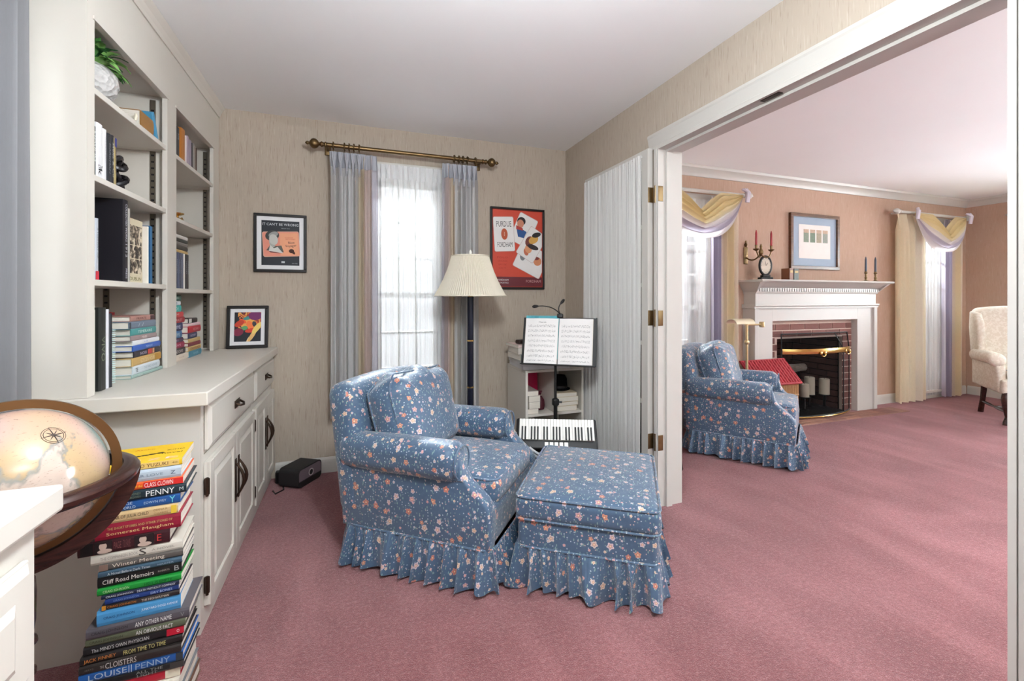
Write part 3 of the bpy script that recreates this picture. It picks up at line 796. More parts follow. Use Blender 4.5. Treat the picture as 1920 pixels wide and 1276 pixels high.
def armchair(label, group):
    t = thing('armchair', label, 'armchair', (0, 0, 0), 0, group)
    # base box under the seat, and the two side panels with a swept front edge
    m = MB(); m.rbox((-.015, 0, .25), (.70, .66, .17), .03, 3, 6)
    side = [(-.40, .165), (.335, .165), (.340, .30), (.333, .345), (.310, .375), (.275, .405), (.235, .44), (.212, .475), (.200, .52), (.190, .55), (-.425, .55)]
    for sg in (-1, 1):
        y0, y1 = (.268, .345) if sg > 0 else (-.345, -.268)
        bmm = bmesh.new(); vs = [bmm.verts.new((x, y0, z)) for x, z in side]; fc = bmm.faces.new(vs)
        ex = bmesh.ops.extrude_face_region(bmm, geom=[fc])
        for g in ex['geom']:
            if isinstance(g, bmesh.types.BMVert): g.co.y = y1
        bmesh.ops.recalc_face_normals(bmm, faces=bmm.faces)
        ed = [e for e in bmm.edges if abs(e.verts[0].co.y - e.verts[1].co.y) < 1e-6]
        bmesh.ops.bevel(bmm, geom=ed, offset=.018, segments=3, affect='EDGES', profile=.5)
        bmm.verts.index_update(); m.add([v.co for v in bmm.verts], [[v.index for v in f.verts] for f in bmm.faces]); bmm.free()
    m.build('frame', FLORAL, t, True)
    for sg in (-1, 1):                                    # rolled arms, wider in front
        a = MB(); a.rbox((-.115, 0, .512), (.62, .135, .155), .055, 4, 5, (0, .004, .004))
        a.v = [(x, y * (1 + .22 * max(0, (x + .42) / .64)) + sg * (.295 + .012 * (x + .42) / .64), z - .018 * max(0, (-x - .0)) + (.0)) for x, y, z in a.v]
        ao = wrinkle(a, .003, 14, 3 + sg).build('arm', FLORAL, t, True)
        w = MB(); w.tube([(.194, sg * .305 + .074 * math.cos(q), .512 + .068 * math.sin(q)) for q in [2 * PI * i / 24 for i in range(24)]], .0045, 6, closed=True); w.build('piping', FLORAL, ao, True)
        w = MB(); w.tube([(-.40 + .62 * i / 14, sg * .3455 , .452 + .006 * math.sin(i * .9)) for i in range(15)], .005, 6); w.build('piping', FLORAL, ao, True)
    b = MB(); b.rbox((0, 0, 0), (.15, .70, .60), .065, 4, 6, (.012, 0, .0))
    b.v = [(x - .355 - .085 * max(0, (z + .3) / .6) ** 1.3 - .02 * (1 - (y / .35) ** 2) * 0, y * (1 - .02 * max(0, z / .3)), z + .5 + .022 * (1 - (y / .35) ** 2) * max(0, z / .3)) for x, y, z in b.v]
    bo = b.build('back', FLORAL, t, True)
    bl = MB(); bl.rbox((0, 0, 0), (.10, .655, .40), .03, 3, 4); bl.v = [(x - .375, y, z + .365) for x, y, z in bl.v]; bl.build('back_skin', FLORAL, t, True)
    c = MB(); c.rbox((.06, 0, .372), (.55, .505, .125), .04, 4, 8, (.0, .0, .022))
    wrinkle(c, .002, 17, 5)
    so = c.build('seat_cushion', FLORAL, t, True)
    top = rr(.268, .245, .045, 6, .06, 0)
    welt(so, ring_pts(top, .424)); welt(so, ring_pts(top, .322))
    # plump, slightly slumped back pillow
    c = MB(); c.rbox((0, 0, 0), (.19, .51, .44), .08, 4, 14, (.05, .012, .0))
    slump = lambda x, y, z: (x + .012 * math.sin(9 * y + 1) * max(0, z / .22), y, z - .030 * max(0, z / .22) ** 2 * (y / .25) ** 2 + .010 * max(0, z / .2) ** 3 * math.sin(31 * y + 14 * x) + .006 * max(0, z / .2) ** 2 * math.sin(57 * y - 22 * x + 2))
    c.v = [slump(*v) for v in c.v]
    R = Matrix.Rotation(math.radians(-15), 4, 'Y')
    c.xf(Matrix.Translation((-.215, -.005, .622)) @ R)
    wrinkle(c, .006, 19, 11)
    po = c.build('back_cushion', FLORAL, t, True)
    M = Matrix.Translation((-.215, -.005, .622)) @ R
    for xo in (.062, -.062):
        welt(po, [tuple(M @ Vector(slump(xo, y, z))) for y, z in rr(.253, .219, .08, 8)])
    skirt(t, .365, .345, .05, .006, .178, 5, -.02, 0)
    for x in (-.32, .28):
        for y in (-.29, .29): MB().lathe([(.018, 0), (.026, .165)], (x, y, 0), 10).build('leg', DARKWOOD, t, True)
    return t
ch = armchair('blue floral slipcovered armchair in front of the study window, beside the ottoman', 'matching blue floral armchairs')
ch.location = (.477, 2.199, 0); ch.rotation_euler = (0, 0, math.radians(-39))
ch2 = dup(ch); ch2['label'] = 'blue floral slipcovered armchair in the pink room near the fireplace'
ch2.location = (2.985, 2.698, 0); ch2.rotation_euler = (0, 0, math.radians(-54.3))

ot = thing('ottoman', 'square blue floral ottoman with ruffled skirt in front of the armchair', 'ottoman', (1.062, 1.834, 0), math.radians(-35))
m = MB(); m.rbox((0, 0, .225), (.565, .645, .135), .025, 3, 6); m.build('base', FLORAL, ot, True)
m = MB(); m.rbox((0, 0, .337), (.585, .665, .098), .03, 4, 10, (0, 0, .018)); wrinkle(m, .0012, 20, 2); oc = m.build('cushion', FLORAL, ot, True)
tp = rr(.289, .329, .035, 6)
welt(oc, ring_pts(tp, .382)); welt(oc, ring_pts(tp, .292))
skirt(ot, .2825, .3225, .03, .004, .178, 9, flare=.024)
for x in (-.24, .24):
    for y in (-.28, .28): MB().lathe([(.016, 0), (.024, .16)], (x, y, 0), 10).build('leg', DARKWOOD, ot, True)

# ================================================================== FLOOR LAMP
lp = thing('floor_lamp', 'floor lamp with dark pole and cream pleated shade beside the window', 'lamp', (.758, 2.95, 0))
NAVY = plain((28, 30, 44), .22, .3, name='lamp_lacquer')
MB().lathe([(.001, 0), (.14, 0), (.14, .012), (.12, .022), (.04, .035), (.026, .06)], n=28).build('base', NAVY, lp, True)
MB().tube([(0, 0, .05), (0, 0, 1.22)], .0225, 16).build('pole', NAVY, lp, True)
for z in (.30, .60, .919): MB().lathe([(.0228, z - .005), (.0245, z - .005), (.0245, z + .005), (.0228, z + .005)], n=16).build('ring', POLISHED, lp, True)
m = MB(); m.tube([(0, 0, 1.22), (0, 0, 1.27)], .018, 12); m.tube([(0, 0, 1.28), (.055, 0, 1.36), (.05, 0, 1.44), (0, 0, 1.492)], .002, 5); m.tube([(0, 0, 1.28), (-.055, 0, 1.36), (-.05, 0, 1.44), (0, 0, 1.492)], .002, 5); m.build('harp', POLISHED, lp, True)
def mk_shade():
    t = NT('cream_pleated_shade'); m = t.p(lin((232, 226, 210)), .8, spec=.1)
    tr = t.n('ShaderNodeBsdfTranslucent'); tr.inputs[0].default_value = lin((232, 222, 200)); mx = t.n('ShaderNodeMixShader'); mx.inputs[0].default_value = .35
    t.l(t.b.outputs[0], mx.inputs[1]); t.l(tr.outputs[0], mx.inputs[2]); t.l(mx.outputs[0], t.out.inputs[0]); return m
SHADE = mk_shade()
def shade_fn(u, v):
    z = 1.225 + .272 * v; r = .243 + (.128 - .243) * v - .012 * math.sin(PI * v)
    r += .0032 * (1 if int(u * 192) % 2 else -1) * (.4 + .6 * (1 - v)); a = 2 * PI * u
    return (r * math.cos(a), r * math.sin(a), z)
sh = MB().grid(shade_fn, 192, 5, cu=True).build('lamp_shade', SHADE, lp, False, False)
m = MB()
for z, r in ((1.226, .245), (1.496, .129)): m.tube([(r * math.cos(a), r * math.sin(a), z) for a in [2 * PI * k / 48 for k in range(48)]], .0045, 6, closed=True)
m.tube([(-.126, 0, 1.494), (.126, 0, 1.494)], .002, 5); m.build('shade_trim', plain((224, 216, 198), .7), sh, True)
MB().lathe([(.008, 1.494), (.010, 1.50), (.004, 1.506), (.010, 1.515), (.012, 1.524), (.007, 1.534), (.002, 1.542)], n=12).build('finial', IVORY, lp, True)

# ================================================================== FRAMED PICTURES
def picture(name, label, cx, cz, w, h, fw, frame_mat, matw, mat_mat, y=NY - .002, depth=.022, group=None):
    t = thing(name, label, 'picture', (cx, y, cz - h / 2), 0, group)
    m = MB(); a, b = -w / 2, w / 2; d = -depth
    m.box(a, b, d, 0, 0, fw, .003); m.box(a, b, d, 0, h - fw, h, .003); m.box(a, a + fw, d, 0, fw - .001, h - fw + .001, .003); m.box(b - fw, b, d, 0, fw - .001, h - fw + .001, .003)
    m.build('frame', frame_mat, t)
    MB().box(a + fw, b - fw, -.012, -.003, fw, h - fw).build('mat_board', mat_mat, t)
    return t, (a + fw + matw, b - fw - matw, fw + matw, h - fw - matw)
CLIP = None
def clip_poly(pts, box):
    x0, x1, z0, z1 = box
    for ax, lim, sg in ((0, x0, 1), (0, x1, -1), (1, z0, 1), (1, z1, -1)):
        out = []
        for i, p in enumerate(pts):
            q = pts[(i + 1) % len(pts)]; dp, dq = sg * (p[ax] - lim), sg * (q[ax] - lim)
            if dp >= 0: out.append(p)
            if dp * dq < 0: f = dp / (dp - dq); out.append((p[0] + (q[0] - p[0]) * f, p[1] + (q[1] - p[1]) * f))
        pts = out
    return pts
def flat(parent, pts, y, mat, name='print'):
    if CLIP: pts = clip_poly(pts, CLIP)
    m = MB(); m.prism([(x, z) for x, z in pts], 'y', y - .0006, y); return m.build(name, mat, parent)
def rect(x0, x1, z0, z1): return [(x0, z0), (x1, z0), (x1, z1), (x0, z1)]
def rrect2(cx, cz, w, h, ang, r=.008):
    c, s = math.cos(ang), math.sin(ang)
    return [(cx + c * x - s * z, cz + s * x + c * z) for x, z in rr(w / 2, h / 2, r, 4)]
def ell(cx, cz, rx, rz, n=20, ang=0):
    c, s = math.cos(ang), math.sin(ang)
    return [(cx + c * rx * math.cos(a) - s * rz * math.sin(a), cz + s * rx * math.cos(a) + c * rz * math.sin(a)) for a in [2 * PI * k / n for k in range(n)]]
def ptext(parent, s, cx, cz, w, h, rgb, y, ang=0):
    return put_text(s, w, h, rgb, parent, at(cx, y, cz) @ Matrix.Rotation(-ang, 4, 'Y') @ FRONT)
MATW = plain((226, 226, 228), .8, spec=.1, name='mat_board')
# 1 sheet-music cover
t, (a, b, p, q) = picture('framed_print', 'black framed sheet music cover with pink card, on the beige wall', -.4575, 1.578, .318, .388, .018, BLACKFRAME, .027, MATW)
flat(t, rect(a, b, p, q), -.0125, plain((34, 38, 46), .5))
ptext(t, "IT CAN'T BE WRONG", (a + b) / 2, q - .024, (b - a) * .95, .017, (206, 208, 212), -.0134)
ptext(t, "FROM THE", (a + b) / 2 + .03, q - .05, .05, .005, (176, 180, 186), -.0134)
cx, cz = .004, (p + q) / 2 - .006
flat(t, rrect2(cx, cz, .222, .168, .05, .012), -.0132, plain((214, 168, 146), .6)); flat(t, rrect2(cx, cz, .214, .160, .05, .011), -.0138, plain((222, 142, 122), .6))
flat(t, rrect2(cx + .048, cz, .11, .15, .05, .006), -.0142, plain((228, 160, 124), .6))
flat(t, ell(-.05, cz + .055, .042, .034, 20, .3), -.0146, plain((70, 70, 68), .7)); flat(t, ell(-.043, cz + .062, .030, .018, 18, .4), -.0148, plain((150, 152, 148), .7))
flat(t, ell(-.042, cz + .028, .026, .036, 20, .2), -.0152, plain((192, 192, 186), .7)); flat(t, ell(-.05, cz + .005, .017, .03, 16, .3), -.0150, plain((168, 168, 162), .7))
flat(t, [(-.085, cz - .045), (-.06, cz - .005), (-.03, cz - .015), (.005, cz - .01), (.02, cz - .055), (-.03, cz - .05)], -.0146, plain((92, 92, 86), .7))
flat(t, [(-.062, cz - .008), (-.04, cz - .03), (-.018, cz - .02), (.016, cz - .062), (-.07, cz - .048)], -.0154, plain((206, 206, 200), .7))
flat(t, [(-.09, cz - .03), (-.07, cz - .048), (-.0, cz - .062), (-.06, cz - .058)], -.0156, plain((84, 30, 34), .7))
ptext(t, "Now", .065, cz + .012, .04, .017, (44, 26, 26), -.015, .08); ptext(t, "Voyager", .062, cz - .012, .068, .022, (44, 26, 26), -.015, .12)
ptext(t, "WARNER", .05, cz + .043, .05, .006, (190, 84, 70), -.015, .05); ptext(t, "PICTURES", .06, cz + .033, .058, .006, (190, 84, 70), -.015, .05)
flat(t, ell(.066, cz - .045, .016, .014, 14), -.015, plain((66, 34, 26), .7)); flat(t, ell(.078, cz - .055, .008, .014, 12, .6), -.0152, plain((66, 34, 26), .7))
flat(t, rect(.005, .025, p + .016, p + .028), -.0134, plain((190, 196, 200), .6)); ptext(t, "NEW YORK", b - .028, p + .014, .034, .006, (170, 176, 182), -.0134)
# 2 red football poster
t, (a, b, p, q) = picture('framed_poster', 'red framed poster of scattered playing cards, on the wall above the lamp shade', 1.243, 1.606, .462, .648, .016, BLACKFRAME, .006, plain((150, 50, 36), .6))
flat(t, rect(a, b, p, q), -.0125, plain((198, 72, 52), .5)); flat(t, rect(a, b, p, p + .075), -.013, plain((104, 38, 46), .5))
CARD = plain((224, 222, 220), .5); CLIP = (a, b, p, q)
EDGE = plain((190, 168, 164), .5)
for e_ in ((.115, .235, .221, .256, 1.12, -.0131), (.05, .475, .171, .246, -.42, -.0137), (.12, .36, .171, .256, -.55, -.0145), (-.118, .435, .172, .276, .06, -.0153)): flat(t, rrect2(*e_[:5], .013), e_[5], EDGE)
flat(t, rrect2(.115, .235, .215, .25, 1.12, .012), -.0132, CARD)
flat(t, rrect2(.05, .475, .165, .24, -.42, .012), -.0138, CARD); flat(t, rrect2(.12, .36, .165, .25, -.55, .012), -.0146, CARD)
flat(t, rrect2(-.118, .435, .166, .27, .06, .012), -.0154, CARD)
flat(t, ell(.03, .545, .036, .034), -.0142, plain((40, 34, 36), .6)); flat(t, ell(.022, .525, .028, .034), -.0143, plain((196, 130, 104), .6))
flat(t, [(-.015, .50), (.03, .485), (.075, .46), (.05, .41), (.0, .42)], -.0144, plain((46, 84, 140), .6)); flat(t, [(-.015, .512), (.04, .49), (.045, .47), (-.015, .48)], -.01445, plain((170, 60, 56), .6))
for (x, z, r1, r2, an, c) in ((.135, .40, .045, .03, .5, (206, 158, 78)), (.16, .44, .04, .02, .3, (44, 38, 38)), (.10, .385, .035, .045, -.5, (120, 66, 60)), (.13, .34, .05, .02, -.3, (52, 46, 48)), (.09, .325, .03, .035, .2, (214, 150, 110)), (.07, .30, .02, .03, .3, (196, 110, 84))):
    flat(t, ell(x, z, r1, r2, 16, an), -.0150 - x * .002, plain(c, .6))
flat(t, ell(.17, .225, .035, .035), -.0138, plain((206, 134, 96), .6)); flat(t, ell(.04, .26, .022, .03), -.0138, plain((120, 124, 128), .6)); flat(t, ell(.155, .25, .03, .014), -.014, plain((120, 50, 44), .6))
ptext(t, "PURDUE", -.12, .515, .125, .045, (60, 60, 62), -.0162, .05); flat(t, ell(-.115, .435, .027, .045, 22, .05), -.0162, plain((176, 82, 52), .6)); ptext(t, "0", -.115, .435, .006, .035, (230, 214, 196), -.017)
ptext(t, "FORDHAM", -.11, .352, .125, .04, (60, 60, 62), -.0162, .05)
for i, s in enumerate(("POLO", "GROUNDS", "NEW YORK", "OCT")): ptext(t, s, -.13, .25 - i * .028, .09 - .01 * i, .014, (166, 48, 40), -.0132)
ptext(t, "FORDHAM", -.125, p + .05, .09, .014, (228, 224, 222), -.0138); ptext(t, "ATHLETICS", -.125, p + .028, .09, .012, (228, 224, 222), -.0138)
ptext(t, "FORDHAM", .135, p + .042, .13, .022, (196, 150, 150), -.0138)
CLIP = None
# 3 colourful little portrait leaning on the counter
def mk_art():
    t = NT('colour_portrait_print'); v = t.co('Object', loc=(.3, 0, .1)); f = t.noise(v, 26, 4, .6, 1.5)
    return t.p(t.ramp(f, [(.30, (24, 30, 36)), (.44, (32, 40, 46)), (.50, (170, 46, 40)), (.55, (226, 120, 54)), (.60, (232, 196, 90)), (.66, (120, 40, 90)), (.74, (60, 130, 130))]), .5)
t, (a, b, p, q) = picture('framed_portrait', 'small black framed colourful print leaning on the end of the counter', -.645, CTZ + .139, .238, .276, .020, BLACKFRAME, .023, MATW, y=3.285)
CLIP = (a, b, p, q)
flat(t, rect(a, b, p, q), -.0125, plain((30, 34, 42), .5))
flat(t, rect(a + .02, b, p + .085, q), -.0126, mk_art())
for (x, z, r1, r2, an, c) in ((.0, .20, .03, .012, .3, (66, 140, 138)), (.045, .215, .04, .03, 0, (112, 40, 96)), (-.05, .165, .03, .018, .6, (190, 60, 40)), (.0, .165, .045, .03, .2, (226, 160, 78)), (.015, .15, .02, .035, .4, (232, 120, 62)), (-.02, .135, .02, .014, .3, (90, 150, 96)), (-.055, .11, .03, .025, .5, (120, 36, 62)), (.02, .12, .035, .014, .2, (206, 64, 46)), (.055, .135, .016, .045, -.6, (226, 196, 104)), (.03, .09, .012, .05, -.5, (220, 176, 110)), (.01, .062, .01, .03, -.5, (226, 200, 150)), (.04, .16, .012, .02, .3, (60, 60, 66)), (-.03, .18, .012, .022, 1, (228, 92, 50))):
    flat(t, ell(x * .95, z - .005, r1, r2, 12, an), -.0132 - .0001 * abs(x) * 10, plain(c, .5))
t.rotation_euler = (math.radians(-6), 0, 0); CLIP = None

# ================================================================== BLACK SPEAKER ON THE CARPET
sp = thing('speaker', 'black rounded speaker with a round port on the carpet under the window wall', 'speaker', (-.325, 3.075, 0), math.radians(57))
m = MB(); poly = []
for (x, z) in rr(.112, .06, .028, 5): poly.append((x + .112, z + .062))
m.prism(poly, 'y', 0, .145); m.build('case', plain((38, 37, 38), .6, name='speaker_case'), sp, True)
pf = [(x, z) for x, z in rr(.104, .052, .022, 5)]
MB().prism([(x + .112, max(z, -.018) + .062) for x, z in pf], 'y', -.0015, .001).build('grille', plain((118, 104, 112), .7, name='speaker_grille'), sp)
MB().prism([(x + .112, min(z, -.022) + .062) for x, z in pf], 'y', -.001, .001).build('slot', BLACK, sp)
MB().tube([(.118 + .020 * math.cos(a), -.002, .072 + .020 * math.sin(a)) for a in [2 * PI * k / 24 for k in range(24)]], .0035, 6, closed=True).build('port_ring', plain((190, 182, 184), .4), sp, True)
MB().prism([(x, z) for x, z in ell(.118, .072, .019, .019)], 'y', -.003, .001).build('port', BLACK, sp)
cd = MB(); cd.tube([(-.47, 3.10, .006), (-.45, 3.05, .006), (-.41, 3.10, .006), (-.43, 3.20, .006), (-.47, 3.27, .006)], .004, 6); tag(cd.build('power_cable', BLACK, smooth=True), 'thin black cable on the carpet between the cabinet and the speaker', 'cable')
ad = MB(); ad.rbox((-.452, 3.245, .038), (.05, .04, .075), .006, 2, 1); tag(ad.build('power_adapter', BLACK), 'small black power adapter standing behind the speaker', 'adapter')

# ================================================================== BOOKS
def pcov(rgb): return plain(rgb, .42, 0, .45, .05, 30, 'book_cover')
def book(label, L, D, T, rgb, M, group, items=(), hard=True, page=None, name='book', bands=()):
    """spine along local +x facing -y, thickness z.  items: (text, x centre 0..1, width 0..1, height of T, colour[, z 0..1])"""
    b = min(.0025 if hard else .0008, T * .15); e = .0035 if hard else .0004
    poly = [(.003, 0), (D, 0), (D, b), (b + .002, b), (b + .002, T - b), (D, T - b), (D, T), (.003, T), (.0004, T * .78), (0, T * .5), (.0004, T * .22)]
    o = MB().prism(poly, 'x', 0, L).build(name, pcov(rgb)); o.matrix_basis = M
    MB().box(e, L - e, b + .0022, D - e, b + .0001, T - b - .0001).build('pages', page or PAGES, o)
    for (x0, x1, c) in bands:
        MB().box(L * x0, L * x1, -.0005, .0004, T * .08, T * .92).build('spine_band', pcov(c), o)
    for it in items:
        s, cx, w, h, c = it[:5]; zc = it[5] if len(it) > 5 else .5
        put_text(s, w * L, h * T, c, o, at(cx * L, -.0009, zc * T) @ FRONT)
    return tag(o, label, 'book', group)
WH = (232, 232, 230)
stack = [  # label, x0, x1, T, rgb, D, items, hard, bands   (top to bottom)
 ('yellow paperback with pink lettering on its cover, topmost in the tall floor stack', -.708, -.473, .020, (226, 184, 30), .165, [('AKO YUZUKI', .68, .36, .5, (90, 50, 40)), ('4th', .93, .06, .3, (130, 90, 40))], False, [(.34, .97, (224, 190, 110))]),
 ('pale blue-grey hardback second from the top of the floor stack', -.709, -.474, .033, (182, 194, 204), .16, [('LUNAR LOVE', .62, .4, .22, (120, 136, 150)), ('Z', .92, .05, .3, (80, 90, 110))], True, []),
 ('orange and red paperback with yellow and white capitals in the tall floor stack', -.704, -.469, .021, (222, 92, 40), .165, [('HARRY', .36, .24, .72, (244, 206, 70)), ('and the', .55, .1, .3, (244, 206, 70)), ('CLASS CLOWN', .76, .28, .62, (246, 232, 226))], False, [(.61, 1.0, (206, 44, 40))]),
 ('dark teal hardback with large white capitals under the orange book', -.695, -.460, .026, (30, 46, 54), .16, [('LOUISE', .22, .26, .62, WH), ('THE MADNESS', .47, .16, .22, (120, 130, 110), .68), ('OF CROWDS', .47, .16, .22, (120, 130, 110), .32), ('PENNY', .74, .28, .62, WH), ('M', .95, .04, .4, (190, 200, 200))], True, []),
 ('royal blue hardback with italic white title in the tall floor stack', -.711, -.476, .029, (34, 84, 150), .16, [('BRIGHT EDGE', .36, .34, .26, (206, 222, 238), .7), ('of the WORLD', .42, .28, .26, (206, 222, 238), .3), ('EOWYN IVEY', .75, .22, .24, (190, 210, 230)), ('Y', .92, .06, .66, (110, 200, 210))], True, []),
 ('tan paperback with dark brown title above the crimson hardback', -.715, -.480, .028, (206, 176, 130), .15, [('SECRET WAR OF JULIA CHILD', .46, .5, .42, (70, 54, 44)), ('DIANA R.', .83, .14, .22, (150, 116, 70), .7), ('CHAMBERS', .83, .14, .22, (150, 116, 70), .32)], False, [(.93, .985, (222, 186, 60))]),
 ('thick crimson hardback with gold serif lettering in the tall floor stack', -.667, -.474, .042, (142, 30, 52), .16, [('THE SHORT STORIES AND OTHER STORIES OF', .52, .76, .16, (214, 178, 120), .68), ('Somerset Maugham', .52, .78, .26, (222, 190, 130), .32)], True, []),
 ('maroon hardback with two pale portraits on the spine, sticking out of the stack', -.704, -.500, .039, (60, 26, 32), .16, [('PAGE', .42, .08, .5, (130, 80, 80)), ('TO FAME', .52, .08, .6, (120, 74, 76)), ('E', .88, .05, .5, (190, 60, 60))], True, [(.03, .16, (26, 22, 24)), (.17, .36, (40, 30, 32)), (.60, .82, (40, 30, 32))]),
 ('cream hardback with thin grey lettering below the maroon book', -.677, -.471, .028, (206, 200, 188), .16, [('THE COMPANION BOOK', .3, .4, .3, (150, 144, 136)), ('S', .55, .08, .7, (70, 64, 60)), ('A NOVEL', .78, .26, .22, (150, 144, 136))], True, []),
 ('brown-grey paperback with cream serif title below the cream book', -.659, -.469, .020, (88, 82, 78), .14, [('Winter Meeting', .46, .62, .66, (216, 204, 188))], False, [(0, .10, (132, 108, 96))]),
 ('slate blue paperback with small white title in the tall floor stack', -.660, -.470, .016, (58, 82, 100), .14, [('A Novel Before Dark Times', .36, .5, .42, (206, 214, 220)), ('HARPER', .8, .2, .3, (140, 160, 176))], False, []),
 ('thick black hardback with white handwritten title above the green book', -.663, -.473, .030, (26, 24, 26), .155, [('Cliff Road Memoirs', .36, .6, .4, (216, 210, 204)), ('ROBERTS', .78, .14, .16, (170, 160, 150)), ('B', .94, .06, .5, (160, 160, 160))], True, []),
 ('bright green paperback in the middle of the tall floor stack', -.662, -.471, .019, (28, 136, 52), .14, [('CRAIG JOHNSON', .22, .3, .5, (190, 226, 170)), ('HELL IS EMPTY', .72, .34, .4, (20, 70, 36))], False, []),
 ('navy paperback with white capitals directly under the green book', -.653, -.476, .012, (30, 36, 60), .14, [('CRAIG JOHNSON', .23, .34, .55, (214, 214, 220)), ('DEATH WITHOUT COMPANY', .70, .5, .55, (206, 208, 216))], False, []),
 ('small royal blue paperback, shortest spine in the tall floor stack', -.645, -.478, .017, (30, 56, 118), .14, [('CRAIG JOHNSON', .28, .34, .4, (120, 150, 200)), ('DRY BONES', .76, .3, .4, (170, 190, 226))], False, []),
 ('dark brown paperback with orange author lettering in the tall floor stack', -.653, -.476, .015, (46, 38, 36), .14, [('CRAIG JOHNSON', .25, .36, .5, (206, 130, 60)), ('THE HIGHWAYMAN', .68, .36, .46, (206, 196, 184))], False, [(0, .05, (206, 140, 50))]),
 ('sky blue paperback with white capitals above the lilac-grey hardback', -.664, -.474, .042, (74, 146, 198), .145, [('CRAIG JOHNSON', .26, .36, .2, (30, 60, 110)), ('JUNKYARD DOGS AVENUE', .74, .44, .2, (232, 238, 244))], False, []),
 ('lilac-grey hardback with white capitals and a wide top cover showing', -.686, -.452, .029, (84, 80, 86), .16, [('CRAIG JOHNSON', .22, .34, .34, (50, 46, 50)), ('ANY OTHER NAME', .64, .36, .46, WH), ('V', .93, .04, .4, (140, 140, 140))], True, []),
 ('olive green hardback with white capitals in the lower floor stack', -.689, -.462, .022, (92, 96, 76), .16, [('CRAIG JOHNSON', .2, .32, .4, (60, 62, 48)), ('AN OBVIOUS FACT', .68, .38, .52, WH)], True, []),
 ('black paperback with a red label at the end of its spine', -.694, -.467, .024, (32, 30, 32), .16, [("The MIND'S OWN PHYSICIAN", .36, .56, .44, (200, 198, 196)), ('o', .94, .03, .4, (236, 200, 200))], False, [(.82, 1.0, (186, 30, 52))]),
 ('black hardback with orange author and yellow title in the lower floor stack', -.699, -.469, .021, (34, 30, 30), .16, [('JACK FINNEY', .19, .3, .6, (206, 130, 70)), ('FROM TIME TO TIME', .62, .42, .6, (196, 186, 120))], True, []),
 ('dark brown hardback with condensed grey capitals in the lower floor stack', -.701, -.470, .024, (48, 42, 40), .16, [('THE', .22, .04, .3, (170, 166, 160)), ('CLOISTERS', .40, .3, .66, (196, 190, 184)), ('HAYS', .1, .08, .2, (120, 116, 110))], True, []),
 ('bright blue hardback with silver capitals near the floor', -.703, -.467, .027, (34, 88, 158), .16, [('LOUISE', .27, .36, .6, (176, 190, 206)), ('||', .48, .03, .8, (190, 206, 222)), ('PENNY', .70, .34, .6, (150, 172, 196))], True, [(.93, 1.0, (52, 60, 66))]),
 ('black hardback with dim grey capitals near the floor', -.704, -.465, .021, (30, 30, 32), .16, [('ALL THE', .66, .26, .36, (150, 150, 146), .72), ('LIGHT', .64, .2, .36, (140, 138, 136), .28)], True, [(.86, 1.0, (64, 62, 60))]),
 ('red hardback with cream spine end near the floor', -.70, -.475, .028, (176, 34, 52), .16, [('THE', .3, .08, .3, (230, 210, 200))], True, [(.84, 1.0, (214, 206, 184))]),
 ('cream paperback third from the floor in the tall stack', -.70, -.475, .030, (214, 208, 194), .165, [], False, []),
 ('grey hardback second from the floor in the tall stack', -.70, -.47, .035, (110, 112, 116), .165, [], True, []),
 ('brown hardback lying on the carpet under the tall stack', -.705, -.465, .039, (96, 66, 50), .165, [], True, []),
]
z = .002; rnd = random.Random(4); BSY = 1.53
for lab, x0, x1, T, rgb, D, items, hard, bands in reversed(stack):
    M = Matrix.Translation((x0, BSY - .006 * z / .735 + rnd.uniform(-.005, .005), z)) @ Matrix.Rotation(math.radians(1 + 6 * z / .735 + rnd.uniform(-1.2, 1.2)), 4, 'Z')
    bo = book(lab, x1 - x0, D, T - .0006, rgb, M, 'books in the tall floor stack', items, hard, None, 'book', bands)
    z += T
# two pale portraits on the maroon spine
mar = next(o for o in C.objects if o.get('label', '').startswith('maroon hardback'))
for px_ in (.054, .142):
    m = MB()
    for (cx_, cz_, rx_, rz_) in ((px_, .022, .0085, .0105), (px_ + .004, .008, .016, .006)): m.prism([(cx_ + rx_ * math.cos(k * PI / 8), cz_ + rz_ * math.sin(k * PI / 8)) for k in range(16)], 'y', -.0010, -.0004)
    m.build('portrait', ink((196, 172, 158)), mar)
    m = MB(); m.prism([(px_ + .0095 * math.cos(k * PI / 8), .029 + .006 * math.sin(k * PI / 8)) for k in range(9)], 'y', -.0014, -.0009); m.build('portrait_hair', ink((50, 36, 36)), mar)
# yellow cover print on the topmost book
tb = bo; T0 = .0194
for s, x, y, w, h, c in (('L', .30, .022, .03, .016, (236, 200, 190)), ('N', .50, .022, .03, .016, (236, 200, 190)), ('Z', .70, .022, .03, .016, (236, 200, 190)), ('E', .88, .022, .03, .016, (236, 200, 190)), ('BUTTER', .86, .10, .045, .010, (60, 44, 30)), ('novel', .84, .07, .05, .012, (60, 44, 30)), ('Asako', .5, .13, .05, .008, (196, 60, 40))):
    put_text(s, w, h, c, tb, at(x * .235, y, T0 + .0004), 'cover_lettering')
m = MB()
for k in range(5): m.prism([(.095 + .018 * k + a * .011, .062 + .004 * k + b * .006) for a, b in ((1, 0), (.4, .9), (-.6, .8), (-1, -.1), (-.3, -.9), (.6, -.7))], 'z', T0 + .0002, T0 + .0006)
m.build('cover_drawing', ink((40, 36, 32)), tb)

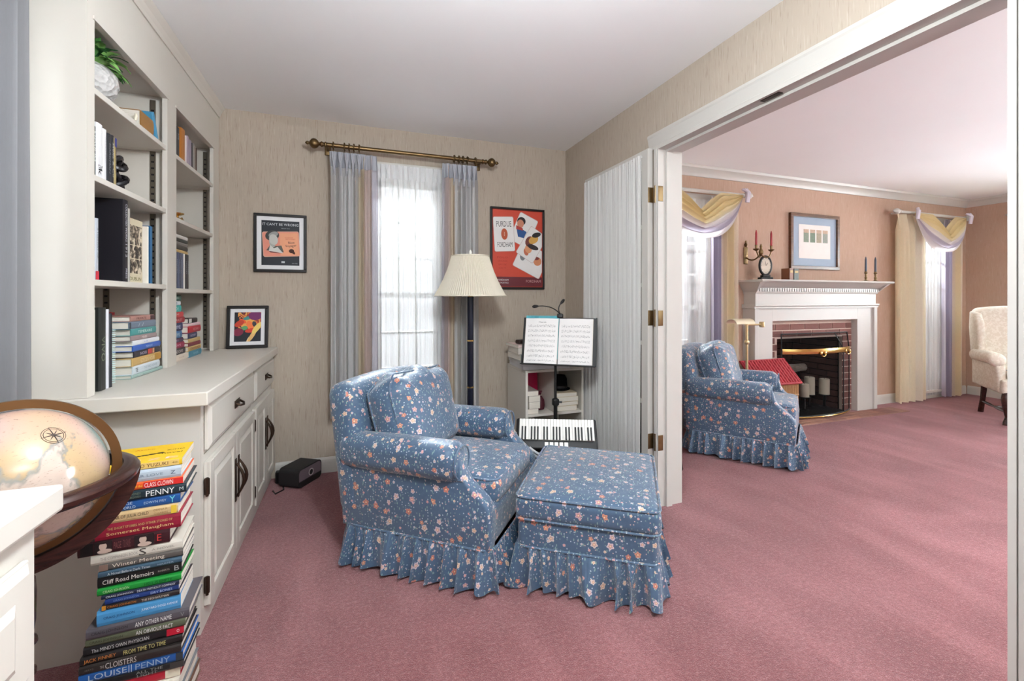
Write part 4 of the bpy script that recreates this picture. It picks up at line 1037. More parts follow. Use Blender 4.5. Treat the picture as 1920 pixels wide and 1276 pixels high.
# upright and lying books in the bookcase (spines face the room, +x)
UP = Matrix(((0, -1, 0, 0), (0, 0, 1, 0), (-1, 0, 0, 0), (0, 0, 0, 1)))
def upright(label, y0, T, H, rgb, zs, group, D=.15, x=-.832, items=(), hard=True, bands=(), lean=0):
    M = Matrix.Translation((x, y0, zs + .0006)) @ Matrix.Rotation(lean, 4, 'X') @ Matrix.Translation((0, 0, H)) @ UP
    return book(label, H, D, T - .0008, rgb, M, group, items, hard, None, 'book', bands)
R90 = Matrix.Rotation(PI / 2, 4, 'Z')
def lying(label, y0, L, z0, T, rgb, group, D=.16, x=-.832, items=(), hard=True, bands=(), ang=0):
    M = Matrix.Translation((x, y0, z0)) @ Matrix.Rotation(ang, 4, 'Z') @ R90
    return book(label, L, D, T - .0006, rgb, M, group, items, hard, None, 'book', bands)
za, zb, zc, zd = SH1[0], SH1[1], SH1[2], CTZ
g = 'upright books on the second shelf beside the black sculpture'
upright('dark green book with white lettering, first on the shelf with the black sculpture', 1.885, .034, .172, (40, 52, 46), zb, g, items=[('NOVUM', .4, .6, .5, (200, 206, 200))])
upright('thick white book with a black figure on its spine', 1.920, .042, .192, (226, 226, 228), zb, g, items=[('ZW', .80, .10, .6, (30, 30, 32)), ('k', .88, .1, .6, (30, 30, 32))])
upright('slim white book beside the thick white one', 1.963, .025, .185, (218, 218, 220), zb, g, items=[('ALMANAC', .4, .5, .25, (190, 190, 194))])
upright('black book with grey lettering, fourth on the sculpture shelf', 1.992, .026, .180, (40, 42, 46), zb, g, items=[('DARKMAN', .5, .6, .4, (130, 134, 140))])
upright('black book with white script spine beside the blue and gold one', 2.019, .02, .182, (30, 32, 38), zb, g, items=[('Stella & Co', .5, .7, .5, (190, 190, 190))])
upright('blue and gold spined book beside the black sculpture', 2.040, .018, .178, (150, 134, 88), zb, g, items=[('GOLD COAST', .45, .6, .4, (60, 54, 90))], bands=[(0, .18, (56, 60, 120))])
g = 'upright books on the third shelf around the big black book'
upright('navy book with white lettering at the near end of the third shelf', 1.888, .022, .205, (34, 42, 60), zc, g, items=[('RIVER KING', .5, .6, .5, (210, 214, 220))])
upright('silver book with a red foot beside the big black book', 1.911, .024, .212, (176, 182, 190), zc, g, items=[('A HISTORY OF', .4, .5, .3, (110, 116, 124))], bands=[(.86, 1, (190, 50, 64))])
upright('tall reddish brown book just before the big black book', 1.958, .018, .292, (96, 62, 52), zc, g, D=.12, x=-.92)
upright('big black hardback with white capitals along its spine on the third shelf', 2.108, .042, .318, (26, 24, 30), zc, g, D=.225, items=[('COLLECTED WORKS', .28, .46, .34, (206, 206, 216)), ('1912', .62, .16, .34, (206, 206, 216)), ('PRESS', .9, .12, .3, (206, 206, 216))])
upright('thin grey book against the big black hardback', 2.152, .012, .290, (160, 156, 148), zc, g, D=.2)
t = thing('book', 'sepia photo paperback standing face out on the third shelf', 'book', (-.848, 2.186, zc + .0006), 0, g)
MB().box(-.018, 0, 0, .128, 0, .262, .001).build('cover', pcov((206, 196, 168)), t)
MB().box(-.0165, -.0015, .128, .1285, .002, .26).build('pages', PAGES, t)
PH = NT('sepia_photo'); f_ = PH.noise(PH.co('Object'), 32, 4, .6, .6); PH.p(PH.ramp(f_, [(.42, (44, 38, 34)), (.5, (110, 98, 84)), (.6, (206, 192, 168))]), .5)
for z0, z1 in ((.155, .235), (.10, .152), (.038, .097)): MB().box(-.0004, .0006, .004, .118, z0, z1).build('photo', PH.m, t)
put_text('DUBLIN', .10, .014, (120, 112, 70), t, at(.0008, .062, .016) @ Matrix(((0, 0, 1, 0), (1, 0, 0, 0), (0, 1, 0, 0), (0, 0, 0, 1))))
upright('thin cream booklet beside the blue book on the third shelf', 2.322, .012, .245, (216, 210, 198), zc, g, D=.18, hard=False)
upright('slim deep blue book standing beside the metal shelf strip', 2.338, .030, .250, (24, 84, 128), zc, g, D=.2, bands=[(0, 1, (30, 96, 140))])
g = 'books on the counter in the near bay'
upright('cream booklet at the near end of the counter bay', 1.90, .012, .285, (190, 186, 174), zd, g, D=.18)
vb = upright('big black book with green lettering on its front, standing on the counter', 1.935, .05, .292, (34, 36, 34), zd, g, D=.22, items=[('VIVO', .5, .3, .5, (120, 130, 110))])
put_text('VIVO', .12, .03, (104, 116, 92), vb, at(.17, .19, -.0004) @ Matrix(((1, 0, 0, 0), (0, -1, 0, 0), (0, 0, -1, 0), (0, 0, 0, 1))), 'cover_lettering')
upright('navy and white book beside the big black one on the counter', 1.988, .016, .285, (200, 200, 206), zd, g, D=.2)
upright('black book next to the teal spiral notebooks', 2.006, .022, .270, (36, 36, 44), zd, g, D=.2)
def spiral(label, y0, T, H, rgb):
    o = upright(label, y0, T, H, rgb, zd, 'teal spiral notebooks on the counter', D=.19, x=-.85, hard=False)
    m = MB()
    for k in range(26): xx = .01 + (H - .02) * k / 25; m.tube([(xx, .007 * math.cos(a) - .003, T / 2 + (T * .62) * math.sin(a)) for a in [2 * PI * q / 8 for q in range(8)]], .0013, 4, closed=True)
    tag(m.build('spiral_binding', plain((206, 226, 224), .4), o, True), kind='stuff'); return o
spiral('tall teal spiral notebook beside the black books on the counter', 2.034, .014, .255, (70, 150, 150))
spiral('short teal spiral notebook beside the lying stack on the counter', 2.056, .014, .215, (86, 170, 166))
upright('red folder standing behind the lying stack against the partition', 2.445, .028, .262, (176, 30, 40), zd, g, D=.05, x=-.835 - .17)
g = 'lying stack of books in the near counter bay'
z = zd + .0006
for lab, y0, L, T, rgb, D, items, bands in [
 ('thin sea-green book, lowest of the near lying stack', 2.175, .30, .014, (150, 176, 170), .20, [('POND', .25, .12, .4, (220, 230, 226))], []),
 ('white book with a small black figure, in the near lying stack', 2.185, .27, .034, (200, 210, 216), .20, [('TE', .12, .08, .5, (40, 40, 46)), ('THE BIRD HOUSE', .62, .5, .3, (150, 164, 174))], []),
 ('tan and gold book above the white one in the near lying stack', 2.18, .285, .034, (190, 156, 96), .20, [('GOLDEN HOUR', .5, .5, .5, (226, 206, 160))], [(.78, 1, (176, 132, 50))]),
 ('dark book with mixed colour blocks in the near lying stack', 2.195, .265, .026, (44, 40, 48), .21, [('NOIR', .33, .24, .5, (186, 176, 196))], [(.5, .66, (170, 60, 52)), (.68, .75, (206, 150, 110))]),
 ('royal blue book in the near lying stack', 2.185, .28, .024, (50, 90, 170), .19, [('MIDNIGHT', .55, .24, .4, (176, 200, 236))], []),
 ('white spined book above the royal blue one in the near lying stack', 2.185, .265, .020, (224, 226, 230), .19, [('A LIFE', .45, .14, .3, (120, 150, 200))], []),
 ('mauve grey book with a light label in the near lying stack', 2.17, .255, .021, (150, 132, 132), .19, [('MARE', .48, .2, .5, (226, 210, 206))], []),
 ('teal book with white lettering in the near lying stack', 2.17, .248, .028, (70, 142, 140), .19, [('TEMERAIRE', .52, .56, .4, (206, 232, 226))], []),
 ('slate blue jacketed book near the top of the near lying stack', 2.155, .26, .030, (110, 122, 138), .20, [('/ /', .4, .2, .5, (180, 190, 200))], [(0, .05, (60, 64, 74))]),
 ('pinkish brown book, topmost of the near lying stack', 2.165, .235, .022, (170, 128, 118), .19, [('PRIVATE', .42, .4, .4, (90, 50, 50))], [(.82, 1, (70, 44, 46))])]:
    lying(lab, y0 + .012, L - .022, z, T, rgb, g, D, -.836, items, True, bands, math.radians(-2.0 if 'thin' in lab else -1)); z += T
# far bay
g = 'upright books on the top shelf of the far bay'
ze, zf, zg = SH2
for lab, y0, T, H, rgb, it in [
 ('black and silver book at the near end of the far bay top shelf', 2.60, .05, .155, (44, 46, 54), [('SON', .3, .2, .4, (170, 174, 180))]),
 ('orange brown book on the far bay top shelf', 2.668, .062, .172, (176, 112, 48), []),
 ('slim white book beside the orange brown one', 2.733, .018, .150, (216, 206, 204), []),
 ('mauve book on the far bay top shelf', 2.753, .03, .158, (170, 154, 168), []),
 ('lilac grey leaning book on the far bay top shelf', 2.784, .045, .150, (150, 140, 156), []),
 ('dark slate book on the far bay top shelf', 2.83, .02, .145, (64, 62, 66), []),
 ('grey book with pale spine on the far bay top shelf', 2.852, .022, .150, (140, 134, 130), []),
 ('thin taupe book on the far bay top shelf', 2.876, .016, .142, (120, 108, 100), []),
 ('brown book ending the row on the far bay top shelf', 2.895, .022, .138, (70, 52, 46), [])]:
    upright(lab, y0 + .048, T, H, rgb, ze, g, D=.13, items=it, x=-.832)
g = 'books on the third shelf of the far bay'
for lab, y0, T, rgb in [('navy book at the near end of the far bay third shelf', 2.605, .03, (56, 64, 92)), ('blue grey book second on the far bay third shelf', 2.636, .026, (84, 90, 112)), ('slate book third on the far bay third shelf', 2.663, .026, (70, 74, 90)), ('grey blue book fourth on the far bay third shelf', 2.69, .026, (96, 100, 116)), ('white slim book on the far bay third shelf', 2.717, .02, (220, 216, 210)), ('black book closing the row on the far bay third shelf', 2.738, .024, (40, 38, 40)), ('charcoal book at the end of the far bay third shelf', 2.763, .03, (62, 58, 58))]:
    upright(lab, y0 + .038, T, .182, rgb, zg, g, D=.13, items=[('NOVEL', .4, .4, .3, (170, 174, 184))])
z = zg + .184
for lab, T, rgb in [('tan paperback lying across the upright books', .016, (196, 168, 110)), ('black paperback lying in the little pile over the uprights', .022, (44, 42, 40)), ('grey paperback lying in the little pile over the uprights', .018, (120, 118, 114)), ('dark green paperback lying high in the little pile', .018, (50, 54, 50)), ('white spined paperback topmost of the little pile', .018, (206, 204, 200))]:
    lying(lab, 2.66, .165, z, T, rgb, g, .12, -.836, [], False); z += T
g = 'lying stack at the near side of the far counter bay'
z = zd + .0006
for lab, L, T, rgb, it in [
 ('cream book, lowest of the far bay stack', .255, .034, (226, 214, 200), [('THE HOUSE', .6, .3, .2, (190, 160, 150))]),
 ('black and white book in the far bay stack', .215, .033, (56, 50, 52), [('SHADOWS', .5, .6, .5, (206, 196, 190))]),
 ('crimson pink book in the far bay stack', .20, .031, (150, 36, 72), [('JEAN', .5, .4, .5, (230, 170, 196))]),
 ('purple black book in the far bay stack', .185, .022, (70, 40, 76), [('LINES', .4, .4, .4, (200, 170, 200))]),
 ('mid blue book in the far bay stack', .165, .036, (60, 110, 156), [('SWIMS', .5, .6, .5, (190, 220, 236))]),
 ('navy book with white lettering in the far bay stack', .175, .042, (52, 62, 104), [('HOME', .5, .6, .45, (206, 214, 234))]),
 ('dark red book in the far bay stack', .205, .030, (168, 32, 44), [('SCARLET', .5, .6, .4, (236, 180, 180))]),
 ('bright red book in the far bay stack', .185, .027, (206, 60, 64), [('JOKE', .5, .3, .4, (244, 210, 206))]),
 ('turquoise book near the top of the far bay stack', .155, .034, (50, 176, 172), [('TIDE', .5, .5, .5, (196, 240, 236))]),
 ('white book with blue mark near the top of the far bay stack', .145, .022, (210, 216, 220), [('8', .6, .08, .6, (70, 100, 140))]),
 ('dark green book, topmost of the far bay stack', .155, .031, (44, 84, 74), [('FERN', .6, .3, .3, (180, 200, 190))])]:
    lying(lab, 2.605, L, z, T, rgb, g, .15, -.845, it, True); z += T
g = 'short lying stack beside the far bay stack'
z = zd + .0006
for lab, y0, L, T, rgb, it in [
 ('teal blue book, lowest of the short stack', 2.862, .20, .034, (70, 136, 160), [('RIVER', .5, .4, .4, (150, 200, 216))]),
 ('tan book with orange letters in the short stack', 2.85, .205, .026, (200, 170, 110), [('CRAWDADS', .5, .8, .5, (150, 84, 50))]),
 ('maroon book in the short stack', 2.85, .20, .021, (120, 34, 48), []),
 ('yellow and tan book in the short stack', 2.85, .19, .022, (196, 170, 110), []),
 ('navy book in the short stack', 2.845, .14, .032, (56, 60, 92), [('HISTORY', .5, .6, .4, (190, 190, 214))]),
 ('red book above the navy one in the short stack', 2.845, .205, .036, (176, 30, 46), [('REDBIRD', .6, .5, .4, (236, 160, 160))]),
 ('pink and white book in the short stack', 2.84, .20, .017, (226, 196, 202), []),
 ('black and white book, topmost of the short stack', 2.85, .14, .027, (38, 36, 38), [('NO', .2, .16, .5, (220, 220, 220))])]:
    lying(lab, y0 + .005, L, z, T, rgb, g, .13, -.84, it, True, [(0, .3, (214, 212, 210))] if 'topmost' in lab else []); z += T

# shelf ornaments
pl = thing('potted_plant', 'green leafy plant in a white textured round pot on the top shelf', 'plant', (-.905, 2.015, za + .0006))
POT = NT('white_textured_pot'); POT.bump(POT.vor(POT.co(), 60).outputs['Distance'], .8, .01); POT.p(lin((186, 184, 182)), .5)
MB().lathe([(.03, 0), (.055, .006), (.082, .035), (.092, .07), (.086, .105), (.066, .128), (.058, .13), (.052, .12), (.05, .09)], n=28).build('pot', POT.m, pl, True)
LEAFM = [plain((70, 124, 60), .5, var=.25, scale=30, name='leaf'), plain((118, 164, 88), .5, var=.25, scale=30, name='leaf'), plain((36, 84, 42), .5, var=.25, scale=30, name='leaf')]
rnd = random.Random(3); lms = []
for lm in LEAFM:
    m = MB()
    for sg in (1,):
        vs = []; fs = []
        for i in range(6):
            f = i / 5; w = .014 * math.sin(PI * (f * .92 + .06)); x = .085 * f; zz = .035 * math.sin(f * 2.2) - .03 * f * f
            vs += [(x, -w, zz + .004), (x, 0, zz), (x, w, zz + .004)]
        for i in range(5):
            for k in (0, 1): fs.append((i * 3 + k, i * 3 + k + 1, i * 3 + k + 4, i * 3 + k + 3))
        m.add(vs, fs)
    lms.append(m.mesh('leaf', lm, True, False))
for i in range(130):
    a = rnd.uniform(0, 2 * PI); r = rnd.uniform(.0, .05); tl = rnd.uniform(-1.15, .25)
    inst('leaf', lms[i % 3], pl, (r * math.cos(a), r * math.sin(a), .106 + rnd.uniform(0, .032)), (rnd.uniform(-.5, .5), tl, a))
lying('brown hardback lying on the top shelf beside the plant', 2.235, .125, za + .0006, .068, (150, 108, 58), 'books lying on the top shelf', .12, -.824)
upright('light blue book leaning on the top shelf beside the brown one', 2.395, .028, .112, (74, 142, 178), za, 'books lying on the top shelf', D=.13, x=-.826, lean=math.radians(24))
lying('thin white booklet lying at the far end of the top shelf', 2.415, .062, za + .0006, .012, (206, 206, 210), 'books lying on the top shelf', .12, -.845, [], False)
m = MB(); m.tube([(-.825, 2.185, za + .004), (-.826, 2.193, za + .018), (-.83, 2.205, za + .030), (-.833, 2.209, za + .042)], [.004, .007, .006, .003], 8); tag(m.build('ornament', CREAM, smooth=True), 'small cream curved ornament between the plant and the brown book', 'ornament')
sc = thing('sculpture', 'black twisted knot sculpture beside the blue and gold book', 'sculpture', (-.885, 2.15, zb + .0006))
m = MB()
for z0, r, ph in ((.042, .034, 0), (.108, .030, .8)):
    pts = [((r + .010 * math.cos(3 * a)) * math.cos(2 * a + ph), (r + .010 * math.cos(3 * a)) * math.sin(2 * a + ph), z0 + .022 * math.sin(3 * a)) for a in [2 * PI * k / 60 for k in range(60)]]
    m.tube(pts, .0105, 8, closed=True)
m.tube([(0, 0, .03), (.01, .0, .075), (0, 0, .11)], .012, 8); m.rbox((0, 0, .006), (.07, .07, .012), .004, 1, 1)
m.build('knot', plain((34, 32, 34), .25, name='black_stone'), sc, True)
m = MB(); m.lathe([(.001, 0), (.02, 0), (.022, .006), (.008, .012), (.006, .02), (.028, .028), (.03, .034), (.001, .03)], (-.845, 2.70, zf + .0006), 18)
m.tube([(-.845, 2.73, zf + .004), (-.843, 2.76, zf + .02), (-.843, 2.78, zf + .006)], .004, 6)
tag(m.build('trinket', POLISHED, smooth=True), 'small brass trinket dish alone on the far bay second shelf', 'ornament')

# ================================================================== GLOBE
GC = Vector((-.688, 1.264, .813)); gl = thing('globe', 'antique style floor globe in dark wooden stand beside the floor stack of books', 'globe', (GC.x, GC.y, 0))
GT = NT('antique_globe_map'); v = GT.co('Object', (1, 1, 1), (1.7, .9, .15))
f1 = GT.noise(v, 5.2, 5, .58, .35); f2 = GT.noise(v, 30, 3, .6); f3 = GT.noise(v, 2.2, 2)
sea = GT.mix(GT.step(f2, .35, .7, 0, .35), lin((190, 172, 160)), lin((172, 152, 140)))
land = GT.ramp(f3, [(.34, (164, 134, 96)), (.46, (182, 156, 120)), (.54, (188, 158, 146)), (.60, (116, 144, 142)), (.63, (180, 150, 130))])
lm_ = GT.step(f1, .485, .50)
colr = GT.mix(lm_, sea, land)
edge = GT.math('MULTIPLY', GT.step(f1, .46, .485), GT.step(f1, .51, .49))
colr = GT.mix(GT.math('MULTIPLY', edge, .7), colr, lin((112, 120, 116)))
txt = GT.noise(GT.co('Object', (120, 120, 420)), 1, 2, .6)
colr = GT.mix(GT.math('MULTIPLY', GT.step(txt, .64, .68), .45), colr, lin((110, 92, 84)))
GT.p(colr, .16, spec=.55, **{'Coat Weight': .5, 'Coat Roughness': .06})
tilt = Matrix.Rotation(math.radians(20), 4, 'Z') @ Matrix.Rotation(math.radians(23), 4, 'Y')
sphere = MB(); sphere.lathe([(.152 * math.sin(PI * k / 36) + (1e-4 if k in (0, 36) else 0), -.152 * math.cos(PI * k / 36)) for k in range(37)], n=64)
sphere.xf(Matrix.Translation((0, 0, GC.z)) @ tilt); so = sphere.build('sphere', GT.m, gl, True)
# compass rose and graticule printed on the ball
INKB = ink((70, 60, 56))
def on_ball(d, r=.1524): d = Vector(d).normalized(); return Vector((0, 0, GC.z)) + d * r
view = Vector((.0, 0, 1.208)) - GC; view.normalize()
cdir = (view + Vector((.52, .24, .86))).normalized(); t1 = cdir.cross(Vector((0, 0, 1))).normalized(); t2 = cdir.cross(t1)
m = MB()
for rr_ in (.020, .0165): m.tube([on_ball(cdir * .152 + t1 * rr_ * math.cos(a) + t2 * rr_ * math.sin(a)) for a in [2 * PI * k / 32 for k in range(32)]], .00045, 4, closed=True)
for k in range(8): a = PI / 4 * k; L = .022 if k % 2 == 0 else .014; m.tube([on_ball(cdir), on_ball(cdir * .152 + (t1 * math.cos(a) + t2 * math.sin(a)) * L * .5), on_ball(cdir * .152 + (t1 * math.cos(a) + t2 * math.sin(a)) * L)], [.0012, .0010, .0002], 4)
m.build('compass_rose', INKB, so)
# bronze meridian ring, standing square to the viewer
mp = Matrix.Translation((0, 0, GC.z)) @ Matrix.Rotation(math.radians(27), 4, 'Z')
def ring_prof(r0, r1, h, axis, a0=0, a1=2 * PI, n=72):
    m = MB(); vs = []; fs = []; full = abs(a1 - a0 - 2 * PI) < 1e-6; c = n if full else n + 1
    for k in range(c):
        a = a0 + (a1 - a0) * k / n
        for r, d in ((r0, -h), (r1, -h), (r1, h), (r0, h)):
            vs.append((r * math.cos(a), d, r * math.sin(a)) if axis == 'y' else (r * math.cos(a), r * math.sin(a), d))
    for k in range(n):
        q = (k + 1) % c
        for j in range(4): fs.append((k * 4 + j, k * 4 + (j + 1) % 4, q * 4 + (j + 1) % 4, q * 4 + j))
    if not full: fs += [(0, 1, 2, 3), (c * 4 - 1, c * 4 - 2, c * 4 - 3, c * 4 - 4)]
    m.add(vs, fs); return m
MERID = plain((112, 78, 46), .38, .55, name='bronze_meridian', var=.1)
ring_prof(.1555, .174, .006, 'y').xf(mp).build('meridian', MERID, gl, True)
hr = MB(); hr.lathe([(.1765, -.018), (.196, -.018), (.205, -.011), (.208, 0), (.203, .008), (.196, .012), (.1765, .012)], (0, 0, GC.z - .012), 72); 
hr.f = hr.f[:-2]; k = len(hr.v) // 72
for j in range(72): hr.f.append(((k - 1) * 72 + j, (k - 1) * 72 + (j + 1) % 72, (j + 1) % 72, j))
hr.build('horizon_ring', DARKWOOD, gl, True)
ring_prof(.1765, .209, .017, 'y', PI + .10, 2 * PI - .10, 40).xf(mp).build('cradle', DARKWOOD, gl, True)
prof = [(.024, GC.z - .205), (.030, GC.z - .22), (.032, GC.z - .25), (.031, .50), (.028, .475), (.027, .468), (.033, .460), (.034, .452), (.026, .445), (.022, .43), (.023, .40), (.032, .392), (.032, .384), (.022, .376), (.018, .35), (.024, .30), (.028, .25), (.026, .20), (.018, .14), (.024, .12), (.024, .06), (.016, .05)]
MB().lathe(prof[::-1], n=24).build('post', DARKWOOD, gl, True)
for k in range(3):
    a = 2 * PI * k / 3 + .9; m = MB(); m.tube([(r * math.cos(a), r * math.sin(a), zz) for r, zz in ((.02, .10), (.08, .085), (.14, .045), (.19, .016))], [.018, .016, .014, .015], 8); m.build('leg', DARKWOOD, gl, True)

# ================================================================== MUSIC CORNER
SX0, SX1, SY0, SY1, STZ = 1.14, 1.60, 2.885, 3.27, .70
sf = thing('cube_shelf', 'small white cube shelf in the corner behind the music stand', 'shelf', (1.37, 3.08, 0))
def sp_(name, *b, mat=WHITE): m = MB(); m.box(*b, .0015); m.xf(Matrix.Translation((-1.37, -3.08, 0))); return m.build(name, mat, sf)
sp_('side_panel', SX0, SX0 + .018, SY0, SY1, .0, STZ - .018); sp_('side_panel', SX1 - .018, SX1, SY0, SY1, .0, STZ - .018)
sp_('divider', 1.363, 1.379, SY0 + .002, SY1, .06, STZ - .018)
sp_('top_panel', SX0, SX1, SY0, SY1, STZ - .018, STZ)
for z in (.06, .385): sp_('shelf', SX0 + .018, SX1 - .018, SY0 + .001, SY1, z - .016, z)
sp_('plinth', SX0 + .018, SX1 - .018, SY0 + .02, SY0 + .035, 0, .044); sp_('back_panel', SX0 + .018, SX1 - .018, SY1 - .006, SY1, .06, STZ - .018)
LIDW = plain((206, 206, 208), .5, name='box_lid_white')
bx = thing('storage_box', 'flat white lidded box lying on top of the cube shelf', 'box', (1.30, 3.06, STZ + .0006), math.radians(-3))
MB().box(-.165, .20, -.165, .17, 0, .028, .002).build('body', LIDW, bx); MB().box(-.17, .205, -.17, .175, .0285, .062, .003).build('lid', LIDW, bx)
z = STZ + .0630
def slab(label, name, cat, x, y, w, d, t, rgb, ang=0, pages=True, grp='papers and books on the white storage box', edge=None):
    global z
    o = MB().prism([(-d / 2, 0), (d / 2, 0), (d / 2, .0015), (-d / 2 + .002, .0015), (-d / 2 + .002, t - .0018), (d / 2, t - .0018), (d / 2, t - .0006), (-d / 2, t - .0006)], 'x', -w / 2, w / 2).build(name, pcov(rgb)); o.location = (x, y, z); o.rotation_euler = (0, 0, ang)
    MB().box(-w / 2 + .001, w / 2 - .001, -d / 2 + .0022, d / 2 - .002, .0016, t - .0019).build('pages', PAGES, o); z += t
    return tag(o, label, cat, grp)
slab('grey green book lying lowest on the white storage box', 'book', 'book', 1.20, 3.06, .17, .25, .045, (142, 148, 142), .05)
slab('cream paper pad lying on the grey green book', 'paper_pad', 'paper', 1.195, 3.06, .17, .24, .045, (222, 214, 202), -.03)
slab('pink paper folder on the cream pad', 'paper_folder', 'paper', 1.185, 3.075, .165, .23, .020, (214, 190, 184), .08)
m = MB(); m.box(1.24, 1.285, 2.945, 2.985, z - .045, z - .001, .002)
zz = z
cs = thing('glasses_case', 'dark brown glasses case lying on the paper pile by the music stand', 'case', (1.20, 3.06, z + .0002), .4); m = MB(); m.rbox((0, 0, .016), (.15, .055, .031), .013, 3, 3); m.build('shell', plain((52, 38, 34), .4), cs, True); MB().box(-.076, .076, -.0285, -.0270, .015, .017).build('seam', BLACK, cs)
yb = thing('box', 'small yellow carton on the white storage box behind the sheet music', 'box', (1.36, 2.98, STZ + .0630), .1); MB().box(-.025, .025, -.03, .03, 0, .075, .001).build('carton', plain((222, 178, 92), .5), yb); MB().box(-.0255, .0255, -.0305, .0305, .05, .062).build('label_band', plain((236, 220, 180), .5), yb)
# things in the cubes
def pile(label, x, y, w, d, ts, z0, cols, grp):
    zc = z0 + .0006
    for i, tt in enumerate(ts):
        o = MB().box(-w / 2, w / 2, -d / 2, d / 2, 0, tt - .0006, .0012).build('book', pcov(cols[i % len(cols)])); o.location = (x + .004 * ((i * 7) % 3 - 1), y, zc); o.rotation_euler = (0, 0, .05 * ((i * 5) % 3 - 1))
        MB().box(-w / 2 - .0004, w / 2 - .004, -d / 2 - .0006, d / 2 - .004, .003, tt - .0036).build('pages', PAGES, o)
        tag(o, label[i], 'book', grp); zc += tt
pile(['lowest cream songbook in the left cube of the white shelf', 'second cream songbook in the left cube of the white shelf', 'third pale songbook in the left cube of the white shelf', 'topmost grey songbook in the left cube of the white shelf'], 1.215, 3.02, .085, .22, [.034, .05, .042, .036], .385, [(206, 196, 186), (190, 180, 172), (214, 206, 196), (176, 166, 160)], 'songbooks in the left cube')
pile(['lowest cream book in the right cube behind the stand pole', 'second tan book in the right cube behind the stand pole', 'third cream book in the right cube behind the stand pole', 'topmost beige book in the right cube behind the stand pole'], 1.48, 3.03, .17, .24, [.036, .03, .036, .03], .385, [(206, 192, 166), (186, 168, 138), (214, 202, 178), (196, 180, 152)], 'cream books in the right cube')
fo = MB(); fo.prism([(1.185, .386), (1.355, .386), (1.350, .66), (1.20, .66)], 'y', 3.17, 3.185); tag(fo.build('folder', plain((206, 30, 84), .35, name='magenta_folder')), 'bright magenta plastic folder leaning in the left cube', 'folder')
bt = thing('bag', 'small dark red drawstring bag in the left cube', 'bag', (1.305, 3.02, .3856)); m = MB(); m.lathe([(.001, 0), (.034, .002), (.04, .03), (.034, .07), (.014, .10), (.01, .112), (.02, .135), (.001, .13)], n=18); m.build('pouch', plain((74, 22, 34), .5), bt, True); MB().tube([(.016 * math.cos(a), .016 * math.sin(a), .106) for a in [2 * PI * k / 16 for k in range(16)]], .003, 5, closed=True).build('cord', plain((190, 170, 150), .6), bt, True)
hb = thing('hat', 'black felt hat lying on the cream books in the right cube', 'hat', (1.48, 3.05, .385 + .1335)); m = MB(); m.lathe([(.001, 0), (.080, 0), (.084, .006), (.062, .012), (.058, .08), (.045, .105), (.001, .10)], n=24); m.build('felt', plain((20, 19, 21), .9, spec=.05), hb, True); MB().lathe([(.0625, .013), (.064, .014), (.0625, .03), (.060, .031)], n=24).build('band', plain((34, 32, 34), .5), hb, True)

ms = thing('music_stand', 'black music stand with open sheet music and gooseneck lights in the corner', 'music stand', (1.302, 2.72, 0))
YAW = math.radians(-36); RM = Matrix.Translation((0, -.02, .917)) @ Matrix.Rotation(YAW, 4, 'Z') @ Matrix.Rotation(math.radians(-15), 4, 'X')
m = MB(); m.tube([(0, .02, .12), (0, .02, .52)], .013, 12); m.tube([(0, .02, .50), (0, .02, .90)], .009, 12); m.rbox((0, .02, .50), (.045, .04, .05), .012, 2, 1); m.tube([(.0, .02, .50), (.04, .0, .50)], .007, 8); m.build('pole', BLACK, ms, True)
for k in range(3):
    a = 2 * PI * k / 3 + .5; MB().tube([(.01 * math.cos(a), .02 + .01 * math.sin(a), .20), (.105 * math.cos(a), .02 + .105 * math.sin(a), .012)], .008, 8).build('leg', BLACK, ms, True)
m = MB(); m.box(-.25, .25, .008, .014, -.155, .165, .002); m.box(-.25, .25, -.028, .012, -.163, -.156, .001); m.box(.2505, .258, -.004, .014, -.16, .165, .001); m.xf(RM); m.build('desk', BLACK, ms)
# open spiral book of music
def mk_sheet():
    t = NT('sheet_music'); uv = t.co('UV'); sx = t.n('ShaderNodeSeparateXYZ'); t.l(uv, sx.inputs[0])
    u, v = sx.outputs[0], sx.outputs[1]
    row = t.math('MULTIPLY', v, 9.0); fr = t.math('FRACT', row)
    ins = t.math('MULTIPLY', t.math('GREATER_THAN', fr, .28), t.math('LESS_THAN', fr, .62))
    ln = t.math('LESS_THAN', t.math('FRACT', t.math('MULTIPLY', fr, 14.7)), .2)
    mar = t.math('MULTIPLY', t.math('GREATER_THAN', u, .08), t.math('LESS_THAN', u, .93))
    marv = t.math('MULTIPLY', t.math('GREATER_THAN', v, .05), t.math('LESS_THAN', v, .90))
    mar = t.math('MULTIPLY', mar, marv)
    c = t.mix(t.math('MULTIPLY', t.math('MULTIPLY', ins, ln), t.math('MULTIPLY', mar, .5)), lin((232, 230, 228)), lin((70, 68, 70)))
    mp = t.n('ShaderNodeMapping'); t.l(uv, mp.inputs[0]); mp.inputs[3].default_value = (34, 62, 1)
    vo = t.vor(mp.outputs[0], 1, '2D'); rc = t.n('ShaderNodeSeparateColor'); t.l(vo.outputs['Color'], rc.inputs[0])
    nt_ = t.math('MULTIPLY', t.math('LESS_THAN', vo.outputs['Distance'], .30), t.math('GREATER_THAN', rc.outputs[0], .5))
    ins2 = t.math('MULTIPLY', t.math('GREATER_THAN', fr, .2), t.math('LESS_THAN', fr, .74))
    c = t.mix(t.math('MULTIPLY', t.math('MULTIPLY', nt_, ins2), t.math('MULTIPLY', mar, .75)), c, lin((58, 56, 60)))
    return t.p(c, .7, spec=.2)
SHEET = mk_sheet()
mb_ = thing('sheet_music_book', 'open spiral book of printed music on the black music stand', 'book'); mb_.location = (1.302, 2.72, 0)
